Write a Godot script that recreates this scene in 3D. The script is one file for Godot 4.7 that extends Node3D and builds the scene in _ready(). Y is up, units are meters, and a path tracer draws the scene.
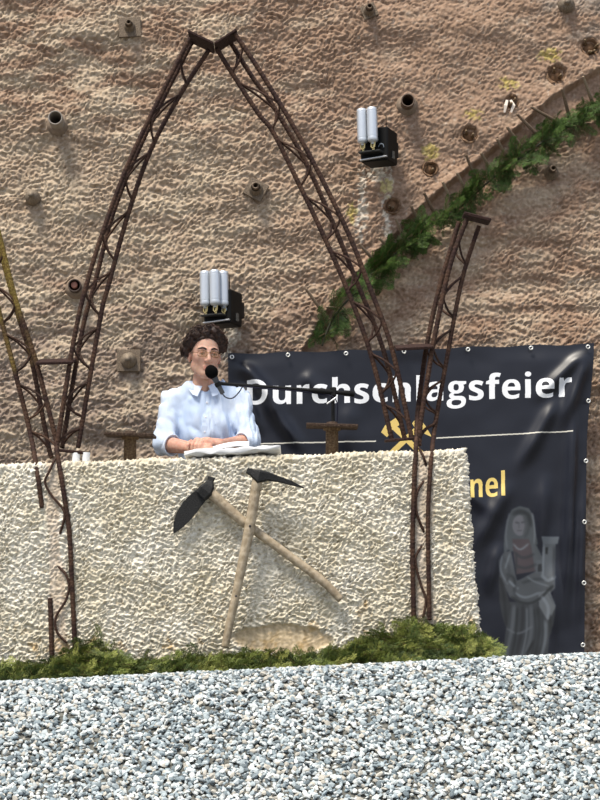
extends Node3D
# A speaker behind a shotcrete parapet at a tunnel portal, lattice girders, banner, fir garlands, gravel bank.

const FOCAL := 2000.0            # focal length in pixels of the 600 x 800 frame
const PITCH := 8.0               # the camera looks up by this much
const EYE := Vector3(0, 1.6, 0)
const FRONT := -10.0             # z of the parapet's front face
const BACK := -12.5              # z of the shotcrete wall behind

var rng := RandomNumberGenerator.new()
var used := {}
var M := {}

# ------------------------------------------------------------------ mesh builder
class MB:
	var v := PackedVector3Array()
	var c := PackedColorArray()
	var uv := PackedVector2Array()
	var idx := PackedInt32Array()
	var has_uv := false
	func vert(p: Vector3, col := Color.WHITE) -> int:
		v.push_back(p); c.push_back(col)
		return v.size() - 1
	func face(a: int, b: int, d: int) -> void:      # counter-clockwise from outside; stored clockwise
		idx.push_back(a); idx.push_back(d); idx.push_back(b)
	func tri(a: Vector3, b: Vector3, d: Vector3, col := Color.WHITE) -> void:
		var i := vert(a, col); vert(b, col); vert(d, col)
		face(i, i + 1, i + 2)
	func quad(a: Vector3, b: Vector3, d: Vector3, e: Vector3, col := Color.WHITE) -> void:
		var i := vert(a, col); vert(b, col); vert(d, col); vert(e, col)
		face(i, i + 1, i + 2); face(i, i + 2, i + 3)
	func grid(nx: int, ny: int, start: int, flip := false) -> void:   # vertices start + j * nx + i, u right, v up, facing the viewer
		for j in ny - 1:
			for i in nx - 1:
				var a := start + j * nx + i
				if flip:
					face(a, a + nx + 1, a + 1); face(a, a + nx, a + nx + 1)
				else:
					face(a, a + 1, a + nx + 1); face(a, a + nx + 1, a + nx)
	func mesh() -> ArrayMesh:
		var n := PackedVector3Array()
		n.resize(v.size())
		var k := 0
		while k < idx.size():
			var a := idx[k]; var b := idx[k + 1]; var d := idx[k + 2]
			var f := (v[d] - v[a]).cross(v[b] - v[a])
			n[a] += f; n[b] += f; n[d] += f
			k += 3
		for i in n.size():
			n[i] = n[i].normalized() if n[i].length_squared() > 1e-20 else Vector3.UP
		var arr := []
		arr.resize(Mesh.ARRAY_MAX)
		arr[Mesh.ARRAY_VERTEX] = v; arr[Mesh.ARRAY_NORMAL] = n; arr[Mesh.ARRAY_COLOR] = c; arr[Mesh.ARRAY_INDEX] = idx
		if has_uv:
			arr[Mesh.ARRAY_TEX_UV] = uv
		var m := ArrayMesh.new()
		m.add_surface_from_arrays(Mesh.PRIMITIVE_TRIANGLES, arr)
		return m
	# a tube through points; radii one per point or a single one; caps closed
	func tube(pts: Array, radii: Array, sides := 8, col := Color.WHITE, cols := []) -> void:
		var n := pts.size()
		var up := Vector3.UP
		var t0: Vector3 = (pts[1] - pts[0]).normalized()
		if absf(t0.dot(up)) > 0.9:
			up = Vector3.RIGHT
		var u := up.cross(t0).normalized()
		var start := v.size()
		for i in n:
			var t: Vector3 = ((pts[mini(i + 1, n - 1)] as Vector3) - (pts[maxi(i - 1, 0)] as Vector3)).normalized()
			u = (u - t * u.dot(t)).normalized()
			var w := t.cross(u)
			var r: float = radii[i] if radii.size() > 1 else radii[0]
			var cc: Color = cols[i] if cols.size() == n else col
			for j in sides:
				var a := TAU * j / sides
				vert((pts[i] as Vector3) + (u * cos(a) + w * sin(a)) * r, cc)
		for i in n - 1:
			for j in sides:
				var a := start + i * sides + j
				var b := start + i * sides + (j + 1) % sides
				face(a, b, b + sides); face(a, b + sides, a + sides)
		var c0 := vert(pts[0], cols[0] if cols.size() == n else col)
		var c1 := vert(pts[n - 1], cols[n - 1] if cols.size() == n else col)
		for j in sides:
			face(c0, start + (j + 1) % sides, start + j)
			face(c1, start + (n - 1) * sides + j, start + (n - 1) * sides + (j + 1) % sides)
	# chamfered box
	func box(size: Vector3, bev: float, xf: Transform3D, col := Color.WHITE) -> void:
		var h := size * 0.5
		var q := func(sx: float, sy: float, sz: float, axis: int) -> Vector3:
			var p := Vector3(sx * (h.x - bev), sy * (h.y - bev), sz * (h.z - bev))
			p[axis] = [sx, sy, sz][axis] * h[axis]
			return xf * p
		var out := func(a: Vector3, b: Vector3, d: Vector3, e: Vector3) -> void:
			var mid := (a + b + d + e) * 0.25 - xf.origin
			if (b - a).cross(d - a).dot(mid) > 0:
				quad(a, b, d, e, col)
			else:
				quad(e, d, b, a, col)
		for s in [-1.0, 1.0]:
			out.call(q.call(s, -1, -1, 0), q.call(s, 1, -1, 0), q.call(s, 1, 1, 0), q.call(s, -1, 1, 0))
			out.call(q.call(-1, s, -1, 1), q.call(1, s, -1, 1), q.call(1, s, 1, 1), q.call(-1, s, 1, 1))
			out.call(q.call(-1, -1, s, 2), q.call(1, -1, s, 2), q.call(1, 1, s, 2), q.call(-1, 1, s, 2))
			for t in [-1.0, 1.0]:
				out.call(q.call(s, t, -1, 0), q.call(s, t, 1, 0), q.call(s, t, 1, 1), q.call(s, t, -1, 1))
				out.call(q.call(s, -1, t, 0), q.call(s, 1, t, 0), q.call(s, 1, t, 2), q.call(s, -1, t, 2))
				out.call(q.call(-1, s, t, 1), q.call(1, s, t, 1), q.call(1, s, t, 2), q.call(-1, s, t, 2))
				for w in [-1.0, 1.0]:
					var a: Vector3 = q.call(s, t, w, 0); var b: Vector3 = q.call(s, t, w, 1); var d: Vector3 = q.call(s, t, w, 2)
					if (b - a).cross(d - a).dot((a + b + d) / 3.0 - xf.origin) > 0:
						tri(a, b, d, col)
					else:
						tri(d, b, a, col)
	# profile of (radius, height) turned about the y axis of xf; from bottom to top
	func lathe(prof: Array, sides: int, xf: Transform3D, col := Color.WHITE, cols := []) -> void:
		var start := v.size()
		for i in prof.size():
			for j in sides:
				var a := -TAU * j / sides
				var cc: Color = cols[i] if cols.size() == prof.size() else col
				vert(xf * Vector3(prof[i].x * cos(a), prof[i].y, prof[i].x * sin(a)), cc)
		for i in prof.size() - 1:
			for j in sides:
				var a := start + i * sides + j
				var b := start + i * sides + (j + 1) % sides
				face(a, b, b + sides); face(a, b + sides, a + sides)

# ------------------------------------------------------------------ small helpers
func ray(px: float, py: float) -> Vector3:
	var d := Vector3((px - 300.0) / FOCAL, -(py - 400.0) / FOCAL, -1.0)
	return Basis(Vector3.RIGHT, deg_to_rad(PITCH)) * d
func P(px: float, py: float, z: float) -> Vector3:      # the point on the upright plane z that this pixel looks at
	var d := ray(px, py)
	return EYE + d * ((z - EYE.z) / d.z)
func rgb(r: float, g: float, b: float) -> Color:        # sRGB 0..255 to the linear value that vertex colours need
	return Color(r / 255.0, g / 255.0, b / 255.0).srgb_to_linear()
func numbered(called: String) -> String:
	if not used.has(called):
		used[called] = 0
		return called
	used[called] += 1
	return "%s_%03d" % [called, used[called]]
func noise(s: int, freq: float, oct := 1) -> FastNoiseLite:
	var f := FastNoiseLite.new()
	f.seed = s; f.frequency = freq
	f.noise_type = FastNoiseLite.TYPE_SIMPLEX_SMOOTH
	f.fractal_type = FastNoiseLite.FRACTAL_FBM if oct > 1 else FastNoiseLite.FRACTAL_NONE
	f.fractal_octaves = oct
	return f
func mat(rough := 0.9, metal := 0.0, spec := 0.5) -> StandardMaterial3D:
	var m := StandardMaterial3D.new()
	m.vertex_color_use_as_albedo = true
	m.roughness = rough; m.metallic = metal; m.metallic_specular = spec
	return m
func grain(m: StandardMaterial3D, s: int, freq: float, lo: Color, hi: Color, scale: float, relief := 0.0) -> StandardMaterial3D:
	# a fine fleck of colour and a fine relief, mapped from all sides
	var f := noise(s, freq, 4)
	var im := f.get_seamless_image(256, 256)
	var g := Gradient.new()
	g.set_color(0, lo); g.set_color(1, hi)
	var out := Image.create_empty(256, 256, false, Image.FORMAT_RGB8)
	for y in 256:
		for x in 256:
			out.set_pixel(x, y, g.sample(clampf((im.get_pixel(x, y).r - 0.5) * 1.6 + 0.5, 0, 1)))
	m.albedo_texture = ImageTexture.create_from_image(out)
	m.uv1_triplanar = true
	m.uv1_scale = Vector3.ONE * scale
	if relief > 0:
		im.convert(Image.FORMAT_RGBA8)
		im.bump_map_to_normal_map(relief)
		m.normal_enabled = true
		m.normal_texture = ImageTexture.create_from_image(im)
	return m
func put(called: String, mesh: Mesh, m: Material, parent: Node = self) -> MeshInstance3D:
	var o := MeshInstance3D.new()
	o.mesh = mesh
	o.material_override = m
	o.name = numbered(called) if parent == self else called
	parent.add_child(o, true)
	return o
func thing(called: String, label: String, category: String, at := Vector3.ZERO, group := "") -> Node3D:
	var o := Node3D.new()
	o.name = numbered(called)
	add_child(o)
	o.position = at
	tag(o, label, category, group)
	return o
func tag(o: Node, label: String, category: String, group := "", kind := "") -> void:
	o.set_meta("label", label); o.set_meta("category", category)
	if group: o.set_meta("group", group)
	if kind: o.set_meta("kind", kind)
func spline(pts: Array, step: float) -> Array:          # Catmull-Rom through points, resampled about every step metres
	var cu := Curve3D.new()
	cu.bake_interval = step
	for i in pts.size():
		var a: Vector3 = pts[maxi(i - 1, 0)]; var b: Vector3 = pts[mini(i + 1, pts.size() - 1)]
		var t := (b - a) / 6.0
		cu.add_point(pts[i], -t, t)
	var out := []
	var n := maxi(2, int(cu.get_baked_length() / step) + 1)
	for i in n:
		out.append(cu.sample_baked(cu.get_baked_length() * i / (n - 1), false))
	return out
func lerp_table(t: Array, x: float) -> float:           # piecewise linear through Vector2 points sorted by x
	if x <= t[0].x:
		return t[0].y + (x - t[0].x) * (t[1].y - t[0].y) / (t[1].x - t[0].x)
	for i in range(1, t.size()):
		if x <= t[i].x or i == t.size() - 1:
			return t[i - 1].y + (x - t[i - 1].x) * (t[i].y - t[i - 1].y) / (t[i].x - t[i - 1].x)
	return t[-1].y

# ------------------------------------------------------------------ signed distance meshing (surface nets)
func nets(mb: MB, f: Callable, lo: Vector3, hi: Vector3, cell: float, colour: Callable) -> void:
	const B := 5
	var bx := int(ceil((hi.x - lo.x) / cell / B)); var by := int(ceil((hi.y - lo.y) / cell / B)); var bz := int(ceil((hi.z - lo.z) / cell / B))
	var nx := bx * B; var ny := by * B; var nz := bz * B
	var val := PackedFloat32Array()
	val.resize(nx * ny * nz)
	var live := PackedByteArray()
	live.resize(bx * by * bz)
	var reach := cell * B * 1.5
	for k in bz:
		for j in by:
			for i in bx:
				var d: float = f.call(lo + Vector3((i + 0.5) * B - 0.5, (j + 0.5) * B - 0.5, (k + 0.5) * B - 0.5) * cell)
				var near := absf(d) < reach
				live[(k * by + j) * bx + i] = 1 if near else 0
				for c in B:
					for b in B:
						var at := ((k * B + c) * ny + j * B + b) * nx + i * B
						for a in B:
							val[at + a] = f.call(lo + Vector3(i * B + a, j * B + b, k * B + c) * cell) if near else d
	var id := {}
	var sx := 1; var sy := nx; var sz := nx * ny
	var corner := [0, sx, sy, sx + sy, sz, sx + sz, sy + sz, sx + sy + sz]
	var edges := [[0, 1], [2, 3], [4, 5], [6, 7], [0, 2], [1, 3], [4, 6], [5, 7], [0, 4], [1, 5], [2, 6], [3, 7]]
	for z in nz - 1:
		for y in ny - 1:
			var row := ((z / B) * by + y / B) * bx
			for x in nx - 1:
				if live[row + x / B] == 0:
					continue
				var at := (z * ny + y) * nx + x
				var s := 0
				for q in 8:
					if val[at + corner[q]] < 0.0:
						s += 1
				if s == 0 or s == 8:
					continue
				var sum := Vector3.ZERO
				var n := 0
				for e in edges:
					var a: float = val[at + corner[e[0]]]; var b: float = val[at + corner[e[1]]]
					if (a < 0.0) != (b < 0.0):
						var t := a / (a - b)
						var p0 := Vector3(e[0] & 1, (e[0] >> 1) & 1, e[0] >> 2); var p1 := Vector3(e[1] & 1, (e[1] >> 1) & 1, e[1] >> 2)
						sum += p0.lerp(p1, t)
						n += 1
				var p := lo + (Vector3(x, y, z) + sum / n) * cell
				id[at] = mb.vert(p, colour.call(p))
	for at in id:
		var x: int = at % nx; var y: int = (at / nx) % ny; var z: int = at / sz
		var inside := val[at] < 0.0
		for axis in 3:
			var step: int = [sx, sy, sz][axis]
			if (val[at + step] < 0.0) == inside:
				continue
			var u: int = [sy, sz, sx][axis]; var w: int = [sz, sx, sy][axis]
			if not (id.has(at - u) and id.has(at - w) and id.has(at - u - w)):
				continue
			var a: int = id[at]; var b: int = id[at - u]; var c: int = id[at - u - w]; var d: int = id[at - w]
			if inside:
				mb.face(a, b, c); mb.face(a, c, d)
			else:
				mb.face(a, c, b); mb.face(a, d, c)
func cap(p: Vector3, a: Vector3, b: Vector3, ra: float, rb: float) -> float:
	var ab := b - a
	var t := clampf((p - a).dot(ab) / ab.length_squared(), 0.0, 1.0)
	return p.distance_to(a + ab * t) - lerpf(ra, rb, t)
func ell(p: Vector3, c: Vector3, r: Vector3) -> float:
	var q := (p - c) / r
	var k0 := q.length()
	var k1 := (q / r).length()
	return k0 * (k0 - 1.0) / k1 if k1 > 1e-9 else -minf(r.x, minf(r.y, r.z))
func smin(a: float, b: float, k: float) -> float:
	var h := maxf(k - absf(a - b), 0.0) / k
	return minf(a, b) - h * h * k * 0.25

# ------------------------------------------------------------------ everything
func _ready() -> void:
	rng.seed = 7
	# --- camera
	var cam := Camera3D.new()
	cam.name = "camera"
	add_child(cam)
	cam.position = EYE
	cam.rotation_degrees = Vector3(PITCH, 0, 0)
	cam.fov = rad_to_deg(2.0 * atan(400.0 / FOCAL))
	cam.near = 0.1; cam.far = 200.0
	cam.current = true
	# --- sky and exposure: a bright overcast day
	var sky_mat := ProceduralSkyMaterial.new()
	sky_mat.sky_top_color = Color(0.86, 0.91, 1.0)
	sky_mat.sky_horizon_color = Color(0.93, 0.95, 1.0)
	sky_mat.ground_horizon_color = Color(0.42, 0.41, 0.39)
	sky_mat.ground_bottom_color = Color(0.42, 0.41, 0.39)
	sky_mat.sun_angle_max = 1.0
	var sky := Sky.new()
	sky.sky_material = sky_mat
	var env := Environment.new()
	env.background_mode = Environment.BG_SKY
	env.sky = sky
	env.tonemap_mode = Environment.TONE_MAPPER_LINEAR
	env.tonemap_exposure = 1.0
	env.sdfgi_enabled = true; env.ssao_enabled = true; env.ssil_enabled = true
	var we := WorldEnvironment.new()
	we.name = "environment"
	we.environment = env
	add_child(we)
	# --- the sun behind thin cloud: high, from the left front, very soft
	var sun := DirectionalLight3D.new()
	sun.name = "sun"
	add_child(sun)
	sun.look_at_from_position(Vector3(-2.2, 7.2, 2.9), Vector3.ZERO)
	sun.light_color = Color(1.0, 0.965, 0.91)
	sun.light_energy = 1.75
	sun.light_angular_distance = 16.0
	sun.shadow_enabled = true

	materials()
	back_wall()
	parapet()
	ground()
	girders()
	banner()
	wall_fittings()
	cylinder_boxes()
	arc_garland()
	base_boughs()
	tools()
	parapet_fittings()
	lectern()
	microphone()
	person()

func materials() -> void:
	M.shotcrete = grain(mat(0.95, 0, 0.2), 3, 0.02, Color(0.8, 0.79, 0.77), Color(1, 1, 1), 5.0)
	M.gravel = mat(0.85, 0, 0.3)
	M.earth = grain(mat(0.95, 0, 0.2), 4, 0.05, Color(0.6, 0.6, 0.6), Color(1, 1, 1), 3.0)
	M.rust = grain(mat(0.8, 0.15, 0.4), 5, 0.03, Color(0.62, 0.52, 0.47), Color(1, 0.98, 0.95), 9.0, 6.0)
	M.plain = mat(0.7)
	M.foam = grain(mat(0.95, 0, 0.2), 9, 0.2, Color(0.6, 0.6, 0.6), Color(1, 1, 1), 20.0, 4.0)
	M.black = mat(0.6, 0.0, 0.3)
	M.silver = mat(0.4, 0.6, 0.6)
	M.brass = mat(0.35, 0.9, 0.6)
	M.wood = grain(mat(0.75, 0, 0.3), 6, 0.02, Color(0.78, 0.76, 0.72), Color(1, 1, 1), 6.0, 2.0)
	M.iron = grain(mat(0.6, 0.3, 0.4), 7, 0.04, Color(0.7, 0.7, 0.7), Color(1, 1, 1), 10.0, 4.0)
	M.leaf = mat(0.6, 0, 0.4)
	M.leaf.backlight = Color(0.2, 0.25, 0.1)
	M.leaf.cull_mode = BaseMaterial3D.CULL_DISABLED
	M.skin = mat(0.55, 0, 0.4)
	M.skin.subsurf_scatter_enabled = true
	M.skin.subsurf_scatter_strength = 0.15
	M.cloth = grain(mat(0.9, 0, 0.2), 8, 0.1, Color(0.9, 0.92, 0.95), Color(1, 1, 1), 14.0)
	M.hair = mat(0.55, 0, 0.4)

# --- shotcrete ------------------------------------------------------
var n_big := noise(11, 1.1, 3)
var n_lump := noise(12, 21.0)
var n_fine := noise(13, 34.0, 2)
var n_warp := noise(14, 6.0)
var n_tone := noise(15, 2.2, 4)
var n_fleck := noise(16, 26.0, 2)
var arc := []                                # the edge of the upper wall in world x, y
var holes := []                              # x, y, radius of drilled recesses

func lumps(x: float, y: float, z: float, size: float) -> float:
	# worm-like blobs of sprayed concrete, about -1 .. 1
	var s := 1.0 / size
	var w := n_warp.get_noise_3d(x * s, y * s, z * s) * 0.05
	var a := n_lump.get_noise_3d((x * 0.85 + y * 0.3) * s + w, (y * 1.2 - x * 0.25) * s - w, z * s)
	var b := n_fine.get_noise_3d((x * 0.8 + y * 0.25) * s, (y - x * 0.2) * s, z * s)
	var ridge := 1.0 - 2.6 * absf(a + 0.05)
	return 0.55 * ridge + 0.75 * b

const PIPES := [["grey plastic drain pipe jutting from the pale left part of the rock face", 58, 124, 0.047, 0.15, Color8(142, 134, 124), false],
	["dark steel drain pipe beside the upper black box", 407, 105, 0.044, 0.11, Color8(96, 78, 66), false],
	["small dark drain pipe with a reddish plug, beside the tall girder", 76, 288, 0.042, 0.09, Color8(66, 50, 44), true]]
func arc_depth(x: float, y: float) -> float:     # metres below and right of the edge (positive: the recessed face)
	var ya := lerp_table(arc, x)
	var sl := (lerp_table(arc, x + 0.05) - lerp_table(arc, x - 0.05)) / 0.1
	return (ya - y) / sqrt(1.0 + sl * sl)

func back_wall() -> void:
	for p in [[250, 470], [285, 392], [303, 352], [320, 323], [344, 289], [367, 266], [411, 217], [449, 185], [479, 161], [520, 128], [552, 99], [600, 71], [650, 47], [700, 30]]:
		var q := P(p[0], p[1], BACK)
		arc.append(Vector2(q.x, q.y))
	for h in [[430, 170, 0.05], [469, 136, 0.055], [511, 104, 0.05], [556, 76, 0.065], [392, 207, 0.055], [589, 49, 0.06]]:
		var q := P(h[0], h[1], BACK)
		holes.append(Vector3(q.x, q.y, h[2]))
	var marks := []                          # paint and lime: x, y, half width, half height, kind
	for a in [[362, 205, 5, 38, 0], [387, 200, 6, 40, 0], [357, 225, 3, 12, 0], [378, 176, 14, 7, 0], [233, 335, 9, 16, 0], [226, 350, 8, 12, 0],
			[472, 117, 10, 6, 1], [508, 86, 10, 7, 1], [550, 58, 11, 7, 1], [430, 154, 9, 8, 1], [386, 190, 6, 9, 1], [352, 215, 5, 10, 1]]:
		var q := P(a[0], a[1], BACK)
		marks.append([q.x, q.y, a[2] / 160.0, a[3] / 160.0, a[4]])
	var tan_c := rgb(172, 146, 126); var cream := rgb(198, 182, 160); var grey := rgb(156, 146, 136); var brown := rgb(152, 126, 107)
	var pale := rgb(222, 214, 200); var yellow := rgb(206, 190, 98); var smooth := rgb(168, 141, 121)
	var cell := 0.0075
	var x0 := -2.5; var x1 := 2.5; var y0 := 1.4; var y1 := 6.45
	var nx := int((x1 - x0) / cell) + 1; var ny := int((y1 - y0) / cell) + 1
	var mb := MB.new()
	var edge_y := PackedFloat32Array(); var edge_k := PackedFloat32Array()
	var marks_at := []; var holes_at := []                # only those that a column of the grid can meet
	for i in nx:
		var x := x0 + i * cell
		var sl := (lerp_table(arc, x + 0.05) - lerp_table(arc, x - 0.05)) / 0.1
		edge_y.push_back(lerp_table(arc, x)); edge_k.push_back(1.0 / sqrt(1.0 + sl * sl))
		marks_at.append(marks.filter(func(a): return absf(x - a[0]) < a[2] * 1.45))
		holes_at.append(holes.filter(func(q): return absf(x - q.x) < q.z * 1.6))
	for j in ny:
		for i in nx:
			var x := x0 + i * cell; var y := y0 + j * cell
			var d := (edge_y[i] - y) * edge_k[i]
			var inside := smoothstep(-0.012, 0.02, d)
			var band := inside * (1.0 - smoothstep(0.16, 0.22, d))
			var b := n_big.get_noise_2d(x, y * 1.6)
			var ridge := n_big.get_noise_2d(x * 0.35 + 40.0, y * 4.2)
			var l := lumps(x, y, 0.0, 0.88)
			var left := 1.0 - smoothstep(-1.0, 0.6, x)
			var low := inside * (1.0 - band)
			var amp := lerpf(0.016, 0.004, band)
			amp = lerpf(amp, 0.014, low) * (1.0 - 0.45 * smoothstep(0.0, 1.0, x) * (1.0 - inside))
			var h := l * amp + b * 0.04 + ridge * (0.014 * left + 0.02 * low) * (1.0 - band)
			h += 0.045 * (1.0 - inside) + 0.02 * smoothstep(-0.06, -0.01, d) * (1.0 - inside) * 0.6
			for q: Vector3 in holes_at[i]:
				var r := Vector2(x - q.x, y - q.y).length() / q.z
				if r < 1.6:
					h -= 0.035 * (1.0 - smoothstep(0.75, 1.05, r + 0.12 * n_fine.get_noise_2d(x * 0.5, y * 0.5)))
			# colour of the matter: tan cement, lime-rich bands, paint
			var t := n_tone.get_noise_2d(x, y * 2.4)
			var f := n_fleck.get_noise_2d(x, y)
			var col := tan_c.lerp(brown, clampf(0.5 - t * 1.2, 0, 1) * 0.55)
			col = col.lerp(cream, clampf(left * (0.55 + t * 0.9) + (t - 0.25) * 0.7, 0, 0.85))
			col = col.lerp(grey, clampf(left * (0.4 - t * 0.8), 0, 0.6) * (1.0 - smoothstep(3.6, 4.4, y)))
			col = col.lerp(cream, clampf(left * 1.3, 0, 1) * smoothstep(3.7, 4.1, y + t * 0.5) * (1.0 - smoothstep(4.8, 5.2, y + t * 0.6)) * 0.55)     # lime-rich course
			col = col.lerp(grey, smoothstep(1.5, 1.8, x + t * 0.3) * smoothstep(5.7, 6.0, y + t * 0.4) * 0.7)
			col = col.lerp(cream, low * clampf(0.25 + t * 0.8, 0, 0.5))
			col = col.lerp(smooth, band * 0.7)
			for a in marks_at[i]:
				var r2: float = pow((x - a[0]) / a[2], 2.0) + pow((y - a[1]) / a[3], 2.0)
				if r2 < 2.0:
					var k: float = clampf((1.15 - r2 + f * 1.6 + t) * 1.4, 0, 1)
					col = col.lerp(pale if a[4] == 0 else yellow, k * (0.8 if a[4] == 0 else 0.6))
			col = col.lerp(pale, clampf(f * 0.9 - 0.32, 0, 0.5))
			col = col.lerp(brown, clampf(-f * 0.9 - 0.3, 0, 0.5))
			mb.vert(Vector3(x, y, BACK + h), col)
	var bores := PIPES.map(func(q): return Vector3(P(q[1], q[2], BACK + 0.05).x, P(q[1], q[2], BACK + 0.05).y, q[3] * 0.95))
	for j in ny - 1:
		for i in nx - 1:
			var a := j * nx + i
			var open := false
			for q: Vector3 in bores:              # the rock is drilled open behind each drain pipe
				if Vector2(x0 + (i + 0.5) * cell - q.x, y0 + (j + 0.5) * cell - q.y).length_squared() < q.z * q.z:
					open = true
			if not open:
				mb.face(a, a + 1, a + nx + 1); mb.face(a, a + nx + 1, a + nx)
	mb.box(Vector3(x1 - x0, y1 - y0, 0.5), 0.01, Transform3D(Basis(), Vector3((x0 + x1) / 2, (y0 + y1) / 2, BACK - 0.35)), tan_c)
	var o := put("wall_back", mb.mesh(), M.shotcrete)
	tag(o, "tan rough shotcrete rock face rising behind the speaker and banner", "wall", "", "structure")
	# the rest of the rock face, beyond the frame
	var far := MB.new()
	for r in [[-9.0, -2.5, 1.3, 8.0], [2.5, 9.0, 1.3, 8.0], [-2.5, 2.5, 6.45, 8.0]]:
		var n0 := far.v.size()
		var cx := int((r[1] - r[0]) / 0.1) + 2; var cy := int((r[3] - r[2]) / 0.1) + 2
		for j in cy:
			for i in cx:
				var x: float = lerpf(r[0], r[1], float(i) / (cx - 1)); var y: float = lerpf(r[2], r[3], float(j) / (cy - 1))
				far.vert(Vector3(x, y, BACK + n_big.get_noise_2d(x, y * 1.6) * 0.05 + (0.045 if x < 2.7 else 0.0)), tan_c.lerp(cream, clampf(0.3 + n_tone.get_noise_2d(x, y), 0, 1)))
		far.grid(cx, cy, n0)
		far.box(Vector3(r[1] - r[0], r[3] - r[2], 0.5), 0.01, Transform3D(Basis(), Vector3((r[0] + r[1]) / 2, (r[2] + r[3]) / 2, BACK - 0.35)), tan_c)
	var fo := put("wall_surround", far.mesh(), M.shotcrete)
	tag(fo, "shotcrete rock face around and above the portal", "wall", "", "structure")

func top_y(x: float) -> float:               # the parapet's top edge
	var a := P(0, 464, FRONT); var b := P(466, 449, FRONT)
	return lerpf(a.y, b.y, (x - a.x) / (b.x - a.x))
func ground_y(x: float) -> float:            # the gravel's crest, rising to the right
	var a := P(0, 684, -9.7); var b := P(600, 655, -9.7)
	return lerpf(a.y, b.y, clampf((x - a.x) / (b.x - a.x), -0.6, 1.6))

func parapet() -> void:
	var mb := MB.new()
	var xl := -2.3
	var e0 := P(481, 645, FRONT); var e1 := P(466, 449, FRONT)
	var cell := 0.0045
	# cross-section: up the front, round the top edge, back over the top, down the back
	var prof := []
	var r := 0.022
	var depth := 0.30
	var hgt := 1.16
	var n := int(hgt / cell)
	for i in n:
		prof.append([Vector2(0, -hgt + (hgt - r) * i / n), Vector2(1, 0)])
	for i in 5:
		var a := PI / 2 * i / 4
		prof.append([Vector2(-r + r * cos(a), -r + r * sin(a)), Vector2(cos(a), sin(a))])
	for i in range(1, 18):
		prof.append([Vector2(-r - (depth - 2 * r) * i / 18.0, 0), Vector2(0, 1)])
	for i in 3:
		var a := PI / 2 * i / 2
		prof.append([Vector2(-depth + r - r * sin(a), -r + r * cos(a)), Vector2(-sin(a), cos(a))])
	for i in range(1, 6):
		prof.append([Vector2(-depth, -r - (hgt - r) * i / 5.0), Vector2(-1, 0)])
	var ny := prof.size()
	var nx := int((0.95 - xl) / cell) + 1
	var cream := rgb(224, 216, 195); var light := rgb(242, 237, 223); var dirt := rgb(170, 156, 128); var ochre := rgb(196, 160, 98); var dark := rgb(150, 138, 112); var pink := rgb(196, 174, 154)
	var bare := P(283, 640, FRONT)
	var strip_a := P(423, 450, FRONT).x; var strip_b := P(421, 620, FRONT).x
	var strip_c := P(57, 600, FRONT).x
	for j in ny:
		var q: Vector2 = prof[j][0]; var nn: Vector2 = prof[j][1]
		for i in nx + 6:
			var last := clampi(i - nx + 1, 0, 6)         # the last rows turn round the right end
			var u := minf(float(i) / (nx - 1), 1.0)
			var yt := 0.0
			var ang := PI / 2 * minf(last, 5) / 5.0
			var yy := q.y
			var zz := q.x
			if last > 0:
				zz = lerpf(q.x, clampf(q.x, -depth + r, -r), 1.0 - cos(ang))
			var x_edge := lerpf(e1.x, e0.x, clampf(-q.y / (e1.y - e0.y), 0, 1.3)) + 0.006 * n_warp.get_noise_1d(q.y * 3.0)
			var x := lerpf(xl, x_edge - r, u) + (r * sin(ang) if last > 0 else 0.0)
			if last == 6:
				zz = lerpf(zz, -depth / 2, 0.999)
				yy = q.y if nn.y < 0.5 else q.y
			yt = top_y(x) + yy
			var nrm := Vector3(sin(ang) if last > 0 else 0.0, nn.y, nn.x * (cos(ang) if last > 0 else 1.0)).normalized()
			var p := Vector3(x, yt, FRONT + zz)
			var l := lumps(p.x, p.y, p.z + 3.0, 0.62)
			var patch := pow((p.x - bare.x) / 0.26, 2.0) + pow((p.y - bare.y) / 0.075, 2.0)
			var f := n_fleck.get_noise_3d(p.x, p.y, p.z)
			var t := n_tone.get_noise_3d(p.x * 1.3, p.y * 1.3, p.z)
			var smooth := 1.0 - smoothstep(0.75, 1.1, patch + t * 0.5)
			var yr := p.y - ground_y(p.x)
			var strip := maxf(1.0 - smoothstep(0.035, 0.06, absf(p.x - lerpf(strip_a, strip_b, clampf(1.0 - yr, 0, 1))) + t * 0.03), 1.0 - smoothstep(0.03, 0.05, absf(p.x - strip_c - (yr - 0.4) * -0.05) + t * 0.03))
			var amp := 0.0135 * (1.0 - 0.85 * smooth) * (1.0 - 0.55 * strip)
			p += nrm * (l * amp + n_big.get_noise_3d(p.x * 1.5, p.y * 1.5, 5.0) * 0.012 - smooth * 0.012)
			var col := cream.lerp(light, clampf(0.45 + t * 1.3, 0, 1))
			col = col.lerp(dirt, clampf(f * 1.2 - 0.2, 0, 0.7))
			col = col.lerp(dark, clampf(-f * 1.4 - 0.42, 0, 0.6))
			col = col.lerp(rgb(214, 190, 152), smooth * 0.8)
			col = col.lerp(pink, strip * 0.55)
			# ochre splash stains near the ground, in blotches
			var st := clampf(n_tone.get_noise_2d(p.x * 2.6 + 9.0, p.y * 2.6) * 2.6 + f * 0.9 + 0.45 - yr * 6.0, 0, 1)
			col = col.lerp(ochre, st * 0.6)
			mb.vert(p, col)
	mb.grid(nx + 6, ny, 0)
	var o := put("shotcrete_parapet", mb.mesh(), M.shotcrete)
	tag(o, "cream rough shotcrete parapet wall in front of the speaker", "parapet", "", "structure")

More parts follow.
